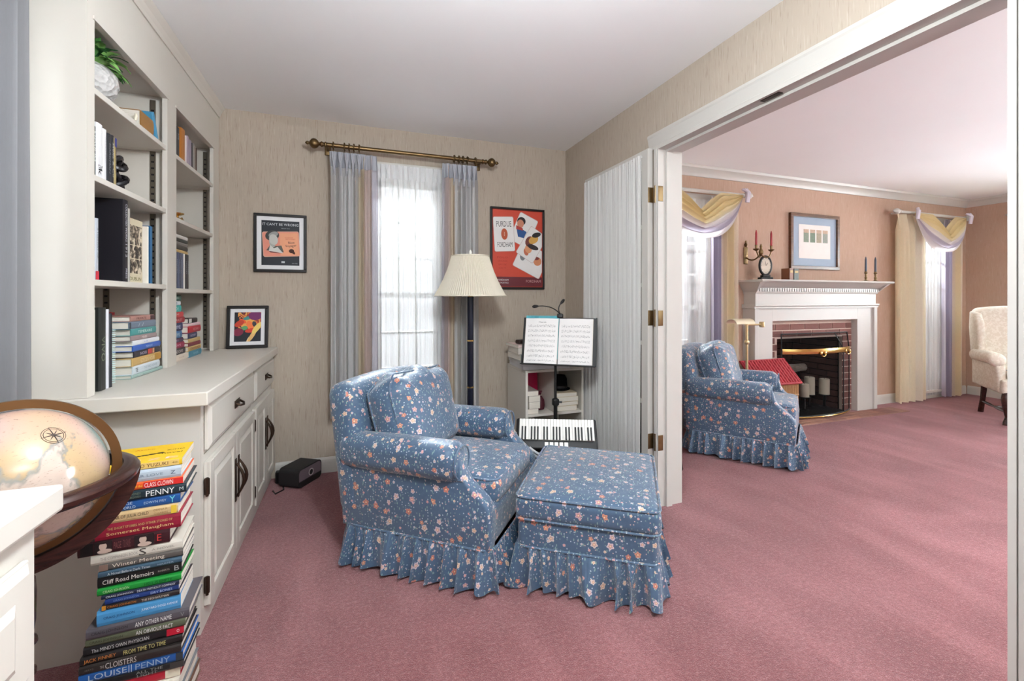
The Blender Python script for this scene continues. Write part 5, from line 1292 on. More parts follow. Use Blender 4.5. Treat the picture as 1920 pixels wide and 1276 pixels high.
def page_fn(sg):
    def fn(u, v):
        x = sg * (.004 + .225 * (u if sg > 0 else 1 - u)); a = abs(x) / .229
        return (x, .002 - .016 * math.sin(PI * min(1, a * 1.1)) ** .8 * (.6 + .4 * (1 - v)) - .004, -.154 + .31 * v, u, v)
    return fn
for sg in (-1, 1):
    m = MB().grid(page_fn(sg), 14, 8); m.xf(RM); m.build('page', SHEET, mb_, True, False)
    m = MB(); m.box(*((-.232, -.003) if sg < 0 else (.003, .232)), .003, .0075, -.1555, .158); m.xf(RM); m.build('page_block', PAPER, mb_)
TEAL = plain((92, 178, 190), .5, name='teal_cover')
m = MB(); m.box(-.232, .0, .0045, .0078, -.12, .178); m.xf(RM); m.build('cover', TEAL, mb_)
m = MB()
for k in range(22): m.tube([(-.22 + .2 * k / 21 + .002 * math.sin(a), .004 + .006 * math.cos(a), .168 + .008 * math.sin(a)) for a in [2 * PI * q / 8 for q in range(8)]], .0012, 4, closed=True)
m.xf(RM); tag(m.build('spiral_binding', TEAL, mb_, True), kind='stuff')
put_text('March', .05, .008, (80, 78, 80), mb_, RM @ at(-.11, -.0165, .128) @ FRONT, 'title')
lt = thing('clip_light', 'black clip on light with two gooseneck arms on top of the music stand', 'lamp', (1.302, 2.72, 0))
m = MB(); m.rbox((.005, .010, .178), (.04, .035, .03), .006, 2, 1); m.xf(RM); m.build('clip', BLACK, lt, True)
def bez(p0, p1, p2, n=14): return [tuple((1 - s) ** 2 * a + 2 * s * (1 - s) * b + s * s * c for a, b, c in zip(p0, p1, p2)) for s in [k / n for k in range(n + 1)]]
b0 = RM @ Vector((.005, .008, .19))
for p1, p2 in (((-.045, -.03, 1.165), (-.165, -.06, 1.157)), ((.01, .02, 1.14), (.045, .03, 1.172))):
    m = MB(); m.tube(bez(b0, p1, p2), .0035, 6); ao = m.build('gooseneck', BLACK, lt, True)
    d = (Vector(p2) - Vector(p1)).normalized(); m = MB(); m.tube([Vector(p2) - d * .005, Vector(p2) + d * .012, Vector(p2) + d * .03, Vector(p2) + d * .042], [.004, .010, .011, .006], 10); m.build('lamp_head', BLACK, ao, True)

# accordion lying with its keyboard towards the room
ac = thing('accordion', 'black piano accordion standing on the carpet behind the ottoman', 'accordion', (1.18, 2.475, 0), math.radians(-24))
m = MB(); m.rbox((0, .03, .19), (.46, .15, .36), .03, 3, 2); m.build('body', BLACK, ac, True)
for k in range(4): MB().rbox((0, .115 + .012 * k, .19), (.43 - .012 * (k % 2), .010, .33 - .012 * (k % 2)), .004, 1, 1).build('bellows_fold', plain((60, 30, 34), .6), ac)
KM = Matrix.Translation((0, -.075, .395)) @ Matrix.Rotation(math.radians(-38), 4, 'X')
m = MB(); m.rbox((0, .012, 0), (.485, .03, .19), .012, 3, 2); m.xf(KM); m.build('keyboard_frame', BLACK, ac, True)
wk = MB().box(0, .0175, -.0225, -.005, 0, .128, .0015).mesh('white_key', IVORY); bk_ = MB().box(0, .0095, -.031, -.0225, 0, .078, .0015).mesh('black_key', BLACK)
for me in (wk, bk_): me.transform(KM)
ux = KM.to_3x3() @ Vector((1, 0, 0)); uz = KM.to_3x3() @ Vector((0, 0, 1))
for k in range(24):
    inst('white_key', wk, ac, ux * (-.222 + .0186 * k) + uz * -.046)
    if k < 23 and k % 7 not in (2, 6): inst('black_key', bk_, ac, ux * (-.222 + .0186 * k + .0135) + uz * -.046)
rk = MB().box(0, .022, -.008, -.0032, 0, .026, .002).mesh('register_switch', IVORY); rk.transform(KM)
for k in range(5): inst('register_switch', rk, ac, ux * (-.07 + .029 * k) + uz * -.080)
STRAP = plain((176, 178, 182), .45, name='accordion_strap')
for k, (p0, p1, p2) in enumerate((((-.16, -.14, .33), (-.02, -.20, .24), (.06, -.16, .31)), ((-.18, -.13, .32), (.0, -.21, .20), (.13, -.15, .30)), ((-.10, -.14, .30), (.02, -.18, .24), (.17, -.13, .31)))):
    MB().tube(bez(p0, p1, p2), .008, 8).build('strap', STRAP, ac, True)
cw = MB(); cw.tube(bez((1.40, 2.46, .006), (1.52, 2.40, .006), (1.58, 2.62, .006)), .004, 6); tag(cw.build('cable', plain((200, 200, 202), .5), smooth=True), 'thin white cable on the carpet between accordion and folded door', 'cable')

# ================================================================== LIVING ROOM
# --- fireplace
FC = 4.49
fp = thing('fireplace', 'white fireplace with dentil mantel shelf and brick surround', 'fireplace', (FC, 3.2, 0))
def fb(name, m, mat=TRIM, smooth=False): m.xf(Matrix.Translation((-FC, -3.2, 0))); return m.build(name, mat, fp, smooth)
FY = 3.205
L0, L1, I0, I1, TOPZ = 3.635, 5.365, 3.865, 5.095, .985
for a, b in ((L0, I0), (I1, L1)):
    m = MB(); m.box(a, b, FY, NY - .001, 0, 1.15, .002); fb('pilaster', m)
    m = MB(); m.box(a - .02 if a < 4 else b - .03, a + .03 if a < 4 else b + .02, FY - .02, NY - .001, .0, 1.11, .003); fb('pilaster_moulding', m)
m = MB(); m.box(I0, I1, FY, NY - .001, TOPZ, 1.15, .002); fb('lintel_board', m)
m = MB(); m.prism([(FY - .024, 1.11), (FY - .024, 1.125), (FY - .034, 1.135), (FY - .034, 1.15), (NY - .001, 1.15), (NY - .001, 1.11)], 'x', L0 - .03, L1 + .03); fb('architrave', m)
m = MB(); m.box(L0 - .005, L1 + .005, FY - .012, NY - .001, 1.15, 1.255); fb('frieze', m)
m = MB(); m.prism([(NY - .001, 1.255), (FY - .022, 1.255), (FY - .03, 1.268), (FY - .03, 1.31), (FY - .05, 1.316), (FY - .075, 1.333), (FY - .115, 1.352), (FY - .128, 1.362), (NY - .001, 1.362)], 'x', L0 - .012, L1 + .012); fb('cornice', m, smooth=True)
for sx, (a, b) in enumerate(((L0 - .075, L0 - .0121), (L1 + .0121, L1 + .055))):     # return slopes of the cornice
    m = MB(); inn, out = (b, a) if sx == 0 else (a, b)
    m.add([(inn, FY - .03, 1.27), (inn, NY - .002, 1.27), (inn, NY - .002, 1.362), (inn, FY - .128, 1.362), (out, FY - .128, 1.362), (out, NY - .002, 1.362)], [(0, 1, 2, 3), (0, 3, 4), (1, 5, 2), (0, 4, 5, 1), (3, 2, 5, 4)]); fb('cornice_return', m)
m = MB()
for k in range(54): x = L0 - .02 + (L1 - L0 + .04) * (k + .5) / 54; m.box(x - .011, x + .011, FY - .042, FY - .0295, 1.275, 1.304)
tag(fb('dentil_row', m), kind='stuff')
m = MB(); m.prism([(3.05, 1.366), (3.044, 1.374), (3.05, 1.386), (NY - .001, 1.386), (NY - .001, 1.3625), (3.06, 1.3625)], 'x', 3.55, 5.43); fb('mantel_shelf', m)
# brick face around the firebox: mortar bed plus single bricks
m = MB(); by0, by1 = 3.262, 3.30
m.box(I0 + .001, FBX[0], by0 + .006, by1, 0, TOPZ - .001); m.box(FBX[1], I1 - .001, by0 + .006, by1, 0, TOPZ - .001); m.box(FBX[0], FBX[1], by0 + .006, by1, FBX[3], TOPZ - .001); fb('mortar_bed', m, MORTAR)
bh, bw, jt = .058, .196, .010
BM = {}
def brick(x0, x1, z0, z1, parent, mat, face='y', pos=0, d=.03):
    w = round(x1 - x0, 3); h = round(z1 - z0, 3); key = (w, h, mat.name, face)
    if key not in BM: BM[key] = (MB().box(0, w, 0, d, 0, h, .003) if face == 'y' else MB().box(0, d, 0, w, 0, h, .003)).mesh('brick', mat)
    return inst('brick', BM[key], parent, (x0 - FC, pos - 3.2, z0) if face == 'y' else (pos - FC, x0 - 3.2, z0))
r = 0; z0 = .004
while z0 + bh < TOPZ + .01:
    z1 = min(z0 + bh, TOPZ - .004); off = 0 if r % 2 == 0 else -.103; x = I0 + .006 + off
    while x < I1 - .01:
        a, b = max(x, I0 + .004), min(x + bw, I1 - .004)
        spans = [(a, b)] if z0 > FBX[3] - .02 else [(a, min(b, FBX[0] - .002)), (max(a, FBX[1] + .002), b)]
        for p, q in spans:
            if q - p > .025: brick(p, q, max(z0, FBX[3] + .002) if (z0 < FBX[3] < z1 and p > FBX[0] - .01 and q < FBX[1] + .01) else z0, z1, fp, BRICK, 'y', by0)
        x += bw + jt
    z0 += bh + jt; r += 1
# firebox: splayed lining of sooty firebricks
fx = thing('firebox', 'dark brick lined firebox behind the mesh screen', 'firebox', (FC, 3.2, 0))
m = MB(); m.box(3.92, 5.03, 3.90, 3.96, -.02, .95); m.box(3.90, 3.955, 3.34, 3.92, -.02, .95); m.box(4.995, 5.05, 3.34, 3.92, -.02, .95); m.box(3.90, 5.05, 3.3, 3.96, .92, .98); m.box(3.9, 5.05, 3.3, 3.96, -.06, -.012)
m.xf(Matrix.Translation((-FC, -3.2, 0))); m.build('lining', SOOT, fx)
r = 0; z0 = .0
while z0 < .86:
    x = 3.96 - (.1 if r % 2 else 0)
    while x < 4.99:
        a, b = max(x, 3.958), min(x + bw, 4.99)
        if b - a > .03: brick(a, b, z0, z0 + bh, fx, FIREBRICK, 'y', 3.872)
        x += bw + jt
    y = 3.345 - (.1 if r % 2 else 0)
    while y < 3.86:
        a, b = max(y, 3.345), min(y + bw, 3.865)
        if b - a > .03: brick(a, b, z0, z0 + bh, fx, FIREBRICK, 'x', 4.968); brick(a, b, z0, z0 + bh, fx, FIREBRICK, 'x', 3.954)
        y += bw + jt
    z0 += bh + jt; r += 1
# hearth of flush bricks
he = thing('hearth', 'flush brick hearth in the carpet before the fireplace', 'hearth', (FC, 3.1, 0))
m = MB(); m.box(3.42 - FC, 5.60 - FC, 3.0 - 3.1, 3.18 - 3.1, .0005, .006); m.build('mortar_bed', plain((140, 108, 98), .95, spec=.05, name='hearth_mortar'), he)
HB = mk_brick('hearth_brick', [(140, 100, 88), (156, 116, 100), (126, 92, 84)])
bm1 = MB().box(0, .196, 0, .053, .004, .012, .002).mesh('brick', HB)
for rr_ in range(3):
    for k in range(11): 
        x = 3.425 + .2 * k - (0 if rr_ % 2 == 0 else .0)
        if x + .196 < 5.6: inst('brick', bm1, he, (x - FC, 3.004 + .058 * rr_ - 3.1, 0))
m = MB(); m.box(-.485, .455, .108, .70, -.010, .013); m.build('inner_slab', plain((26, 24, 24), .6), he)
# bowed screen
sc_ = thing('fire_screen', 'bowed black mesh fire screen with a brass band before the fireplace', 'fire screen', (4.45, 3.2, .0135))
SX = (-.475, .50)
def bow(x): s = (x - SX[0]) / (SX[1] - SX[0]); return -.105 * math.sin(PI * s) ** .7 - .004
def scr(z0, z1, dy0=0, dy1=0, n=30):
    def fn(u, v): x = SX[0] + (SX[1] - SX[0]) * u; return (x * (1 - dy1 * 0), bow(x) + v * dy1, z0 + (z1 - z0) * v)
    return MB().grid(fn, n, 2)
z_b = .67
lo = scr(.03, z_b).build('mesh_panel', SCREEN, sc_, True, False)
up = MB().grid(lambda u, v: ((SX[0] + (SX[1] - SX[0]) * u) * (1 - .03 * v) - (.02 * v), bow(SX[0] + (SX[1] - SX[0]) * u) * (1 - v) - .004, z_b + .17 * v), 30, 2).build('hood_panel', SCREEN, sc_, True, False)
def arc(z, r, off=0, n=30): return [(SX[0] + (SX[1] - SX[0]) * k / n, bow(SX[0] + (SX[1] - SX[0]) * k / n) + off, z) for k in range(n + 1)]
m = MB(); m.tube(arc(.03, 0), .006, 6); m.tube([(SX[0], -.004, .0), (SX[0], -.004, z_b)], .006, 6); m.tube([(SX[1], -.004, 0), (SX[1], -.004, z_b)], .006, 6)
m.tube([(SX[0] * .97 - .02, -.004, z_b + .17), (SX[1] * .97 - .02, -.004, z_b + .17)], .007, 6); m.tube([(SX[0], -.004, z_b), (SX[0] * .97 - .02, -.004, z_b + .17)], .006, 6); m.tube([(SX[1], -.004, z_b), (SX[1] * .97 - .02, -.004, z_b + .17)], .006, 6)
xr = SX[0] + .80 * (SX[1] - SX[0]); m.tube([(xr, bow(xr), .03), (xr, bow(xr), z_b), (xr * .97 - .02, -.004, z_b + .17)], .005, 6); m.build('frame', BLACK, sc_, True)
bd = MB().grid(lambda u, v: (SX[0] + (SX[1] - SX[0]) * u, bow(SX[0] + (SX[1] - SX[0]) * u) - .008 - .004 * math.sin(PI * v), z_b - .026 + .05 * v), 30, 3).build('brass_band', POLISHED, sc_, True, False)
for s in (.43, .87):
    x = SX[0] + (SX[1] - SX[0]) * s; m = MB(); m.tube([(x + .03 * math.cos(a), bow(x) - .018, z_b - .03 + .022 * math.sin(a)) for a in [PI + PI * k / 10 for k in range(11)]], .006, 6); m.rbox((x - .03, bow(x) - .014, z_b - .02), (.03, .012, .03), .005, 1, 1); m.rbox((x + .03, bow(x) - .014, z_b - .02), (.03, .012, .03), .005, 1, 1); m.build('handle', POLISHED, sc_, True)
m = MB(); m.grid(lambda u, v: (SX[0] + (SX[1] - SX[0]) * u, bow(SX[0] + (SX[1] - SX[0]) * u) - .012 + .006 * v, .018 - .006 * v), 30, 1); m.tube(arc(.022, 0, -.008), .005, 6); m.build('brass_foot', POLISHED, sc_, True)
# candles and log in the firebox
for lab, x, y, h, rr_ in (('short cream pillar candle at the near side of the firebox', 4.56, 3.40, .28, .045), ('tall cream pillar candle in the middle of the firebox', 4.735, 3.47, .33, .05), ('cream pillar candle nearest the brick side of the firebox', 4.895, 3.42, .31, .05)):
    cnd = thing('pillar_candle', lab, 'candle', (x, y, .0135), 0, 'pillar candles in the firebox')
    zb_ = .14; MB().lathe([(.045, 0), (.05, .004), (.014, .012), (.012, zb_ - .02), (.05, zb_ - .006), (.055, zb_)], n=18).build('holder', BLACK, cnd, True)
    MB().lathe([(rr_, zb_ + .0005), (rr_, h - .005), (rr_ - .006, h), (rr_ - .014, h - .008), (.001, h - .012)], n=20).build('wax', CREAM, cnd, True); MB().tube([(0, 0, h - .012), (.002, 0, h + .008)], .0018, 5).build('wick', BLACK, cnd)
BARK = mk_wood('birch_bark', (150, 140, 128), (206, 198, 186), .8, (8, 40, 40))
lg = thing('log_candle_holder', 'pale birch log resting on iron stand at the back of the firebox', 'log', (4.68, 3.65, .0135)); m = MB(); m.tube([(-.22, 0, .40), (-.1, .005, .405), (.05, 0, .40), (.2, -.005, .405)], [.045, .048, .046, .043], 12); m.build('birch_log', BARK, lg, True)
for x in (-.13, .13): MB().tube([(x, 0, 0), (x, 0, .36)], .008, 8).build('iron_post', BLACK, lg, True)

# --- on and above the mantel
MT = 1.3866
pc, (a, b, p, q) = picture('framed_print', 'walnut framed print with blue mat over the mantel', 4.60, 1.803, .725, .582, .035, MIDWOOD, .0, plain((150, 164, 180), .7, name='blue_mat'), y=NY - .002, depth=.03)
flat(pc, rect(-.235, .235, .115, .47), -.0135, plain((222, 216, 210), .7)); 
for k, c in enumerate(((120, 130, 112), (104, 120, 100), (150, 140, 118), (134, 140, 128))):
    x = -.165 + k * .095; flat(pc, rect(x, x + .075, .285, .42), -.0142, plain(c, .6, var=.35, scale=60)); flat(pc, rect(x, x + .075, .385, .42), -.0146, plain((176, 150, 128), .6, var=.3, scale=60))
sc2 = thing('wall_sconce', 'antique brass two arm wall sconce with red candles above the mantel', 'sconce', (3.65, NY - .001, 1.63))
m = MB(); m.rbox((0, -.006, 0), (.05, .012, .17), .024, 3, 2); m.lathe([(.022, 0), (.026, .008), (.012, .014)], (0, 0, 0), 14, M=Matrix.Rotation(PI / 2, 4, 'X')); m.lathe([(.003, .08), (.012, .095), (.016, .11), (.006, .125), (.009, .135), (.002, .15)], (0, -.008, 0), 10); m.build('back_plate', OLDBRASS, sc2, True)
m = MB(); m.tube(bez((0, -.01, -.02), (0, -.10, -.09), (0, -.17, .0)), .007, 8); m.lathe([(.004, -.03), (.018, -.01), (.022, .01), (.014, .03), (.008, .045), (.012, .06), (.003, .085)], (0, -.18, .01), 14); m.build('centre_stem', OLDBRASS, sc2, True)
for sg in (-1, 1):
    m = MB(); m.tube(bez((0, -.17, .0), (sg * .06, -.22, -.08), (sg * .095, -.21, .03)), .006, 8); m.lathe([(.005, .02), (.026, .035), (.028, .042), (.010, .046), (.011, .075), (.014, .078)], (sg * .095, -.21, 0), 14); am = m.build('arm', OLDBRASS, sc2, True)
    m = MB(); m.lathe([(.010, .07), (.009, .19), (.004, .215), (.001, .218)], (sg * .095, -.21, 0), 12); m.build('candle', plain((150, 34, 42), .4, name='red_wax'), am, True)
oc_ = thing('mantel_clock', 'oval clock with pale face in black stand on the mantel', 'clock', (3.73, 3.17, MT), math.radians(-14))
m = MB(); m.rbox((0, 0, .012), (.12, .06, .024), .005, 1, 1); m.rbox((0, 0, .034), (.08, .045, .022), .006, 1, 1); m.tube([(.058 * math.cos(a), 0, .135 + .088 * math.sin(a)) for a in [2 * PI * k / 40 for k in range(40)]], .012, 10, closed=True); m.build('stand', BLACK, oc_, True)
MB().prism(ell(0, .135, .053, .083, 36), 'y', -.007, .008).build('clock_face', plain((214, 206, 190), .5), oc_)
m = MB(); m.tube([(0, -.009, .135), (.018, -.009, .160)], .0018, 5); m.tube([(0, -.009, .135), (-.008, -.009, .178)], .0014, 5); m.build('clock_hands', BLACK, oc_)
m = MB()
for k in range(12): a = PI / 6 * k; m.tube([(.041 * math.cos(a), -.008, .135 + .066 * math.sin(a)), (.047 * math.cos(a), -.008, .135 + .075 * math.sin(a))], .0016, 4)
tag(m.build('hour_marks', BLACK, oc_), kind='stuff')
for lab, x, w, h, c in (('small brown leather book standing on the mantel', 4.0, .05, .115, (120, 76, 52)), ('small dark green patterned book standing on the mantel beside the brown one', 4.062, .06, .112, (72, 78, 66))):
    o = MB().prism([(0, 0), (w, 0), (w, .09), (w - .003, .09), (w - .003, .003), (.003, .003), (.003, .09), (0, .09)], 'z', 0, h).build('book', pcov(c)); o.location = (x, 3.13, MT); MB().box(.0035, w - .0035, .0035, .085, .003, h - .003).build('pages', PAGES, o); tag(o, lab, 'book', 'little books on the mantel')
    MB().box(.008, w - .008, -.0008, .0004, h * .62, h * .82).build('spine_label', plain((190, 160, 96), .5), o)
for lab, x in (('brass candlestick with slate blue taper on the mantel, nearer the picture', 5.19), ('brass candlestick with slate blue taper at the far end of the mantel', 5.345)):
    cs_ = thing('candlestick', lab, 'candlestick', (x, 3.18, MT), 0, 'brass candlesticks on the mantel')
    MB().lathe([(.001, 0), (.036, 0), (.036, .006), (.014, .014), (.009, .03), (.014, .042), (.008, .055), (.010, .085), (.018, .092), (.013, .098), (.012, .11)], n=18).build('stick', BRASS, cs_, True)
    MB().lathe([(.0105, .105), (.0095, .24), (.004, .265), (.001, .27)], n=12).build('candle', plain((74, 84, 98), .45, name='slate_wax'), cs_, True)

# --- windows of the living room: rods, drapes, sheers, swags
IVOD = mk_stripes('ivory_drape', [(0, (226, 212, 182)), (.5, (234, 224, 200)), (.72, (234, 226, 212)), (1, (228, 216, 190))], trans=.3)
LAVD = mk_stripes('ivory_drape_lavender', [(0, (212, 206, 216)), (.10, (208, 200, 214)), (.16, (158, 151, 172)), (.34, (164, 157, 176)), (.40, (222, 208, 206)), (.5, (232, 216, 186)), (.8, (232, 218, 184)), (1, (222, 208, 196))], trans=.3)
def swag_mat():
    return mk_stripes('swag_cloth', [(0, (216, 198, 156)), (.30, (216, 196, 146)), (.5, (222, 206, 164)), (.58, (226, 220, 210)), (.70, (214, 206, 212)), (.76, (188, 180, 194)), (.86, (184, 176, 190)), (.92, (220, 214, 218)), (1, (226, 222, 220))], trans=.3, coord='UV')
SWAG = swag_mat()
def swag(label, xa, xb, y, z, sag, gap=.0):
    t = thing('swag', label, 'swag', ((xa + xb) / 2, y, z), 0, 'draped swags over the living room rods'); w = (xb - xa) / 2
    def fn(u, v):
        s = 2 * u - 1; e = 1 - abs(s) ** (1.15 + 1.75 * v)
        top = .02 + .16 * gap * max(0, 1 - abs(s) * 2.2)
        dz = -(top + (sag - top) * v) * e - .05 * v * (1 - e) - .015
        fo = .020 * math.sin(v * 2 * PI * 6.5 + .6 * s) * (.35 + .65 * e)
        bell = -.075 - .05 * math.sin(PI * min(1, v * 1.0)) * e + fo
        return (w * s * (1 - .05 * v * (1 - e)), bell + .03 * abs(s) ** 3, dz + .008 * math.sin(v * 2 * PI * 6.5 + 2) * e, v, u)
    MB().grid(fn, 48, 56).build('drape', SWAG, t, True, False)
    for sg in (-1, 1):
        m = MB()
        for k in range(3): m.tube([(sg * (w + .01 * k - .02), -.05 - .012 * k, .035), (sg * (w + .012 * k), -.085, .0), (sg * (w - .0 + .012 * k), -.075, -.09)], [.012, .016, .012], 8)
        m.build('gather', plain((200, 192, 202), .7, name='lavender_cloth'), t, True)
    return t
def white_rod(label, xa, xb, y, z, along='x'):
    t = thing('curtain_rod', label, 'curtain rod', ((xa + xb) / 2, y, z) if along == 'x' else (y, (xa + xb) / 2, z), 0 if along == 'x' else PI / 2, 'white wooden rods of the living room'); w = (xb - xa) / 2
    MB().tube([(-w, 0, 0), (w, 0, 0)], .016, 14).build('pole', TRIM, t, True)
    for sg in (-1, 1):
        m = MB(); m.lathe([(.016, 0), (.024, .006), (.024, .014), (.014, .022), (.030, .045), (.034, .062), (.026, .085), (.012, .10), (.004, .118)], n=16, axis='x'); m.v = [(sg * (p_ + w), q_, r_) for p_, q_, r_ in m.v]; m.build('finial', TRIM, t, True)
        m = MB(); m.tube([(sg * (w - .05), 0, 0), (sg * (w - .05), .118 if along == 'x' else -.118, 0)], .010, 8); m.build('bracket', TRIM, t, True)
    return t
RY = 3.20
white_rod('white rod with carved finials over the window beside the doorway', 2.30, 3.49, RY, 2.185)
white_rod('white rod with carved finials over the corner window', 5.80, 7.02, RY, 2.185)
white_rod('white rod with carved finials on the far side wall', .85, 2.80, 7.20, 2.185, 'y')
G = 'ivory drapes of the living room'
drape('ivory drape mostly hidden behind the door jamb', 2.32, 2.66, 3.25, .02, 2.16, 4, .028, IVOD, G, None, seed=0)
drape('ivory and lavender drape beside the brass reading lamp', 3.14, 3.46, 3.25, .02, 2.16, 4, .028, LAVD, G, None, seed=1)
drape('ivory drape between the mantel and the corner window', 5.80, 6.30, 3.24, .02, 2.17, 4, .035, IVOD, G, None, seed=.5)
drape('ivory and lavender drape in the room corner behind the wing chair', 6.72, 7.04, 3.25, .02, 2.16, 4, .03, LAVD, G, None, seed=2)
sheer_panel('white sheer curtain behind the swag beside the doorway', 2.40, 3.24, 3.305, .04, 2.14, 13, .008, 1.0, 'living room sheers')
sheer_panel('white sheer curtain behind the corner swag', 6.16, 6.90, 3.305, .04, 2.14, 12, .008, 2.0, 'living room sheers')
swag('yellow and lavender swag over the window beside the doorway', 2.38, 3.44, RY, 2.19, .42, 1.0)
swag('yellow and lavender swag over the corner window', 5.98, 6.96, RY, 2.19, .42, 1.0)
t = thing('curtain', 'ivory drape on the far side wall behind the wing chair', 'curtain', (7.24, 2.56, .02), 0, G)
fn = drape_fn(-.22, .22, 0, 0, 2.14, 5, .028, seed=3.0); MB().grid(lambda u, v: (lambda r: (r[1], -r[0], r[2], r[3], r[4]))(fn(u, v)), 90, 20).build('panel', IVOD, t, True, False)
t = thing('sheer_curtain', 'white sheer curtain on the far side wall window', 'curtain', (7.295, 1.86, .04), 0, 'living room sheers')
fn = drape_fn(-.92, .92, 0, 0, 2.1, 26, .008, seed=3.0); MB().grid(lambda u, v: (lambda r: (r[1], -r[0], r[2], r[3], r[4]))(fn(u, v)), 300, 14).build('panel', SHEER, t, True, False)

# --- brass reading lamp
rl = thing('floor_lamp', 'slim brass reading lamp with adjustable half cylinder shade beside the fireplace', 'lamp', (3.275, 2.97, 0))
BR2 = plain((206, 184, 140), .3, .9, name='pale_brass')
MB().lathe([(.001, 0), (.12, 0), (.12, .012), (.10, .02), (.03, .03), (.014, .05)], n=24).build('base', BR2, rl, True)
MB().tube([(0, 0, .04), (0, 0, .98)], .011, 12).build('pole', BR2, rl, True); MB().lathe([(.012, .80), (.02, .81), (.02, .83), (.012, .84)], n=14).build('collar', BR2, rl, True)
MB().tube([(-.02, 0, .975), (.15, -.02, .975)], .008, 8).build('arm', BR2, rl, True)
m = MB()
hs = [(.062 * math.cos(a), .045 * math.sin(a)) for a in [PI * k / 12 for k in range(13)]]
m.prism([(y_, z_ + .985) for y_, z_ in hs] + [(y_ * .92, z_ * .9 + .984) for y_, z_ in reversed(hs)], 'x', -.18, .03); m.build('lamp_shade', plain((226, 214, 186), .3, .4, name='shade_enamel'), rl, True)
MB().rbox((.155, -.02, .975), (.03, .04, .05), .008, 2, 1).build('counterweight', BR2, rl, True)

# --- lidded wicker basket
wb = thing('wicker_basket', 'wicker basket with red woven sloping lid beside the fireplace', 'basket', (3.705, 3.02, 0))
BX0, BX1, BYF, BYB = -.27, .255, -.005, .145
m = MB(); m.box(BX0 + .008, BX1 - .008, BYF + .010, BYB - .004, .015, .40); m.build('inner_wall', plain((128, 92, 60), .8), wb)
m = MB()
for k in range(28): x = BX0 + .006 + (BX1 - BX0 - .012) * k / 27; m.tube([(x, BYF, .01), (x, BYF - .004, .2), (x, BYF, .40)], .006, 6)
for k in range(8): y = BYF + (BYB - BYF) * k / 7; m.tube([(BX1, y, .01), (BX1, y, .40 + .18 * k / 7)], .006, 6)
tag(m.build('upright_reeds', WICKER, wb, True), kind='stuff')
m = MB()
for zz_ in (.012, .10, .30, .40): m.tube([(BX0, BYF - .004, zz_), (BX1, BYF - .004, zz_)], .008, 6); m.tube([(BX1, BYF - .004, zz_), (BX1, BYB, zz_)], .008, 6)
m.build('woven_bands', WICKER, wb, True)
lidm = MB(); n = 16
for k in range(n):
    x = BX0 - .01 + (BX1 - BX0 + .02) * (k + .5) / n; lidm.tube([(x, BYF - .02 + .175 * q / 10, .415 + .195 * q / 10 + .004 * (1 if (q + k) % 2 else -1)) for q in range(11)], .016, 6)
ld = lidm.build('woven_lid', REDWICKER, wb, True)
m = MB(); m.tube([(BX0 - .015, BYF - .022, .415), (BX1 + .015, BYF - .022, .415), (BX1 + .015, BYB + .01, .612), (BX0 - .015, BYB + .01, .612)], .012, 8, closed=True); m.build('lid_rim', REDWICKER, ld, True)

# --- dark end table peeping past the jamb
et = thing('end_table', 'dark wood end table mostly hidden behind the door jamb', 'table', (2.0, 2.70, 0))
MB().box(-.17, .19, -.20, .20, .545, .57, .004).build('table_top', DARKWOOD, et); m = MB(); m.box(-.15, .17, -.18, .18, .46, .5445); m.build('apron', DARKWOOD, et)
for x in (-.15, .165):
    for y in (-.17, .17): MB().lathe([(.022, 0), (.026, .01), (.018, .06), (.024, .46)], (x, y, 0), 12).build('leg', DARKWOOD, et, True)

# --- wing chair
wc = thing('wing_chair', 'ivory upholstered wing chair with dark cabriole legs by the corner window', 'wing chair', (6.245, 2.335, 0), math.atan2(-.653, -.757))
IV = NT('ivory_damask'); iv = IV.noise(IV.co(), 38, 3, .55, .8); IV.p(IV.mix(IV.step(iv, .47, .55), lin((214, 204, 188)), lin((226, 219, 206))), .7, spec=.25); IVM = IV.m
def wx(name, m, smooth=True): return m.build(name, IVM, wc, smooth)
m = MB(); m.rbox((0, 0, .36), (.60, .62, .15), .03, 3, 3); wx('seat_frame', m)
m = MB(); m.rbox((.04, 0, .475), (.56, .52, .11), .04, 4, 6, (0, 0, .018)); so_ = wx('seat_cushion', m)
welt(so_, ring_pts(rr(.268, .248, .04, 5, .04, 0), .515))
m = MB(); m.rbox((0, 0, 0), (.12, .60, .70), .05, 4, 5, (.02, 0, 0)); m.v = [(x - .30 - .12 * (z + .35) / .7, y * (1 + .04 * (z + .35)), z + .745 + .035 * (1 - (y / .3) ** 2) * max(0, z / .35)) for x, y, z in m.v]; wx('back', m)
def slabxz(poly, y0, y1, bev=.025):
    b_ = bmesh.new(); f_ = b_.faces.new([b_.verts.new((x, y0, z)) for x, z in poly]); ex = bmesh.ops.extrude_face_region(b_, geom=[f_])
    for g_ in ex['geom']:
        if isinstance(g_, bmesh.types.BMVert): g_.co.y = y1
    bmesh.ops.recalc_face_normals(b_, faces=b_.faces)
    bmesh.ops.bevel(b_, geom=[e for e in b_.edges if abs(e.verts[0].co.y - e.verts[1].co.y) < 1e-6], offset=bev, segments=3, affect='EDGES', profile=.5)
    b_.verts.index_update(); r_ = ([tuple(v_.co) for v_ in b_.verts], [[v_.index for v_ in f2.verts] for f2 in b_.faces]); b_.free(); return r_
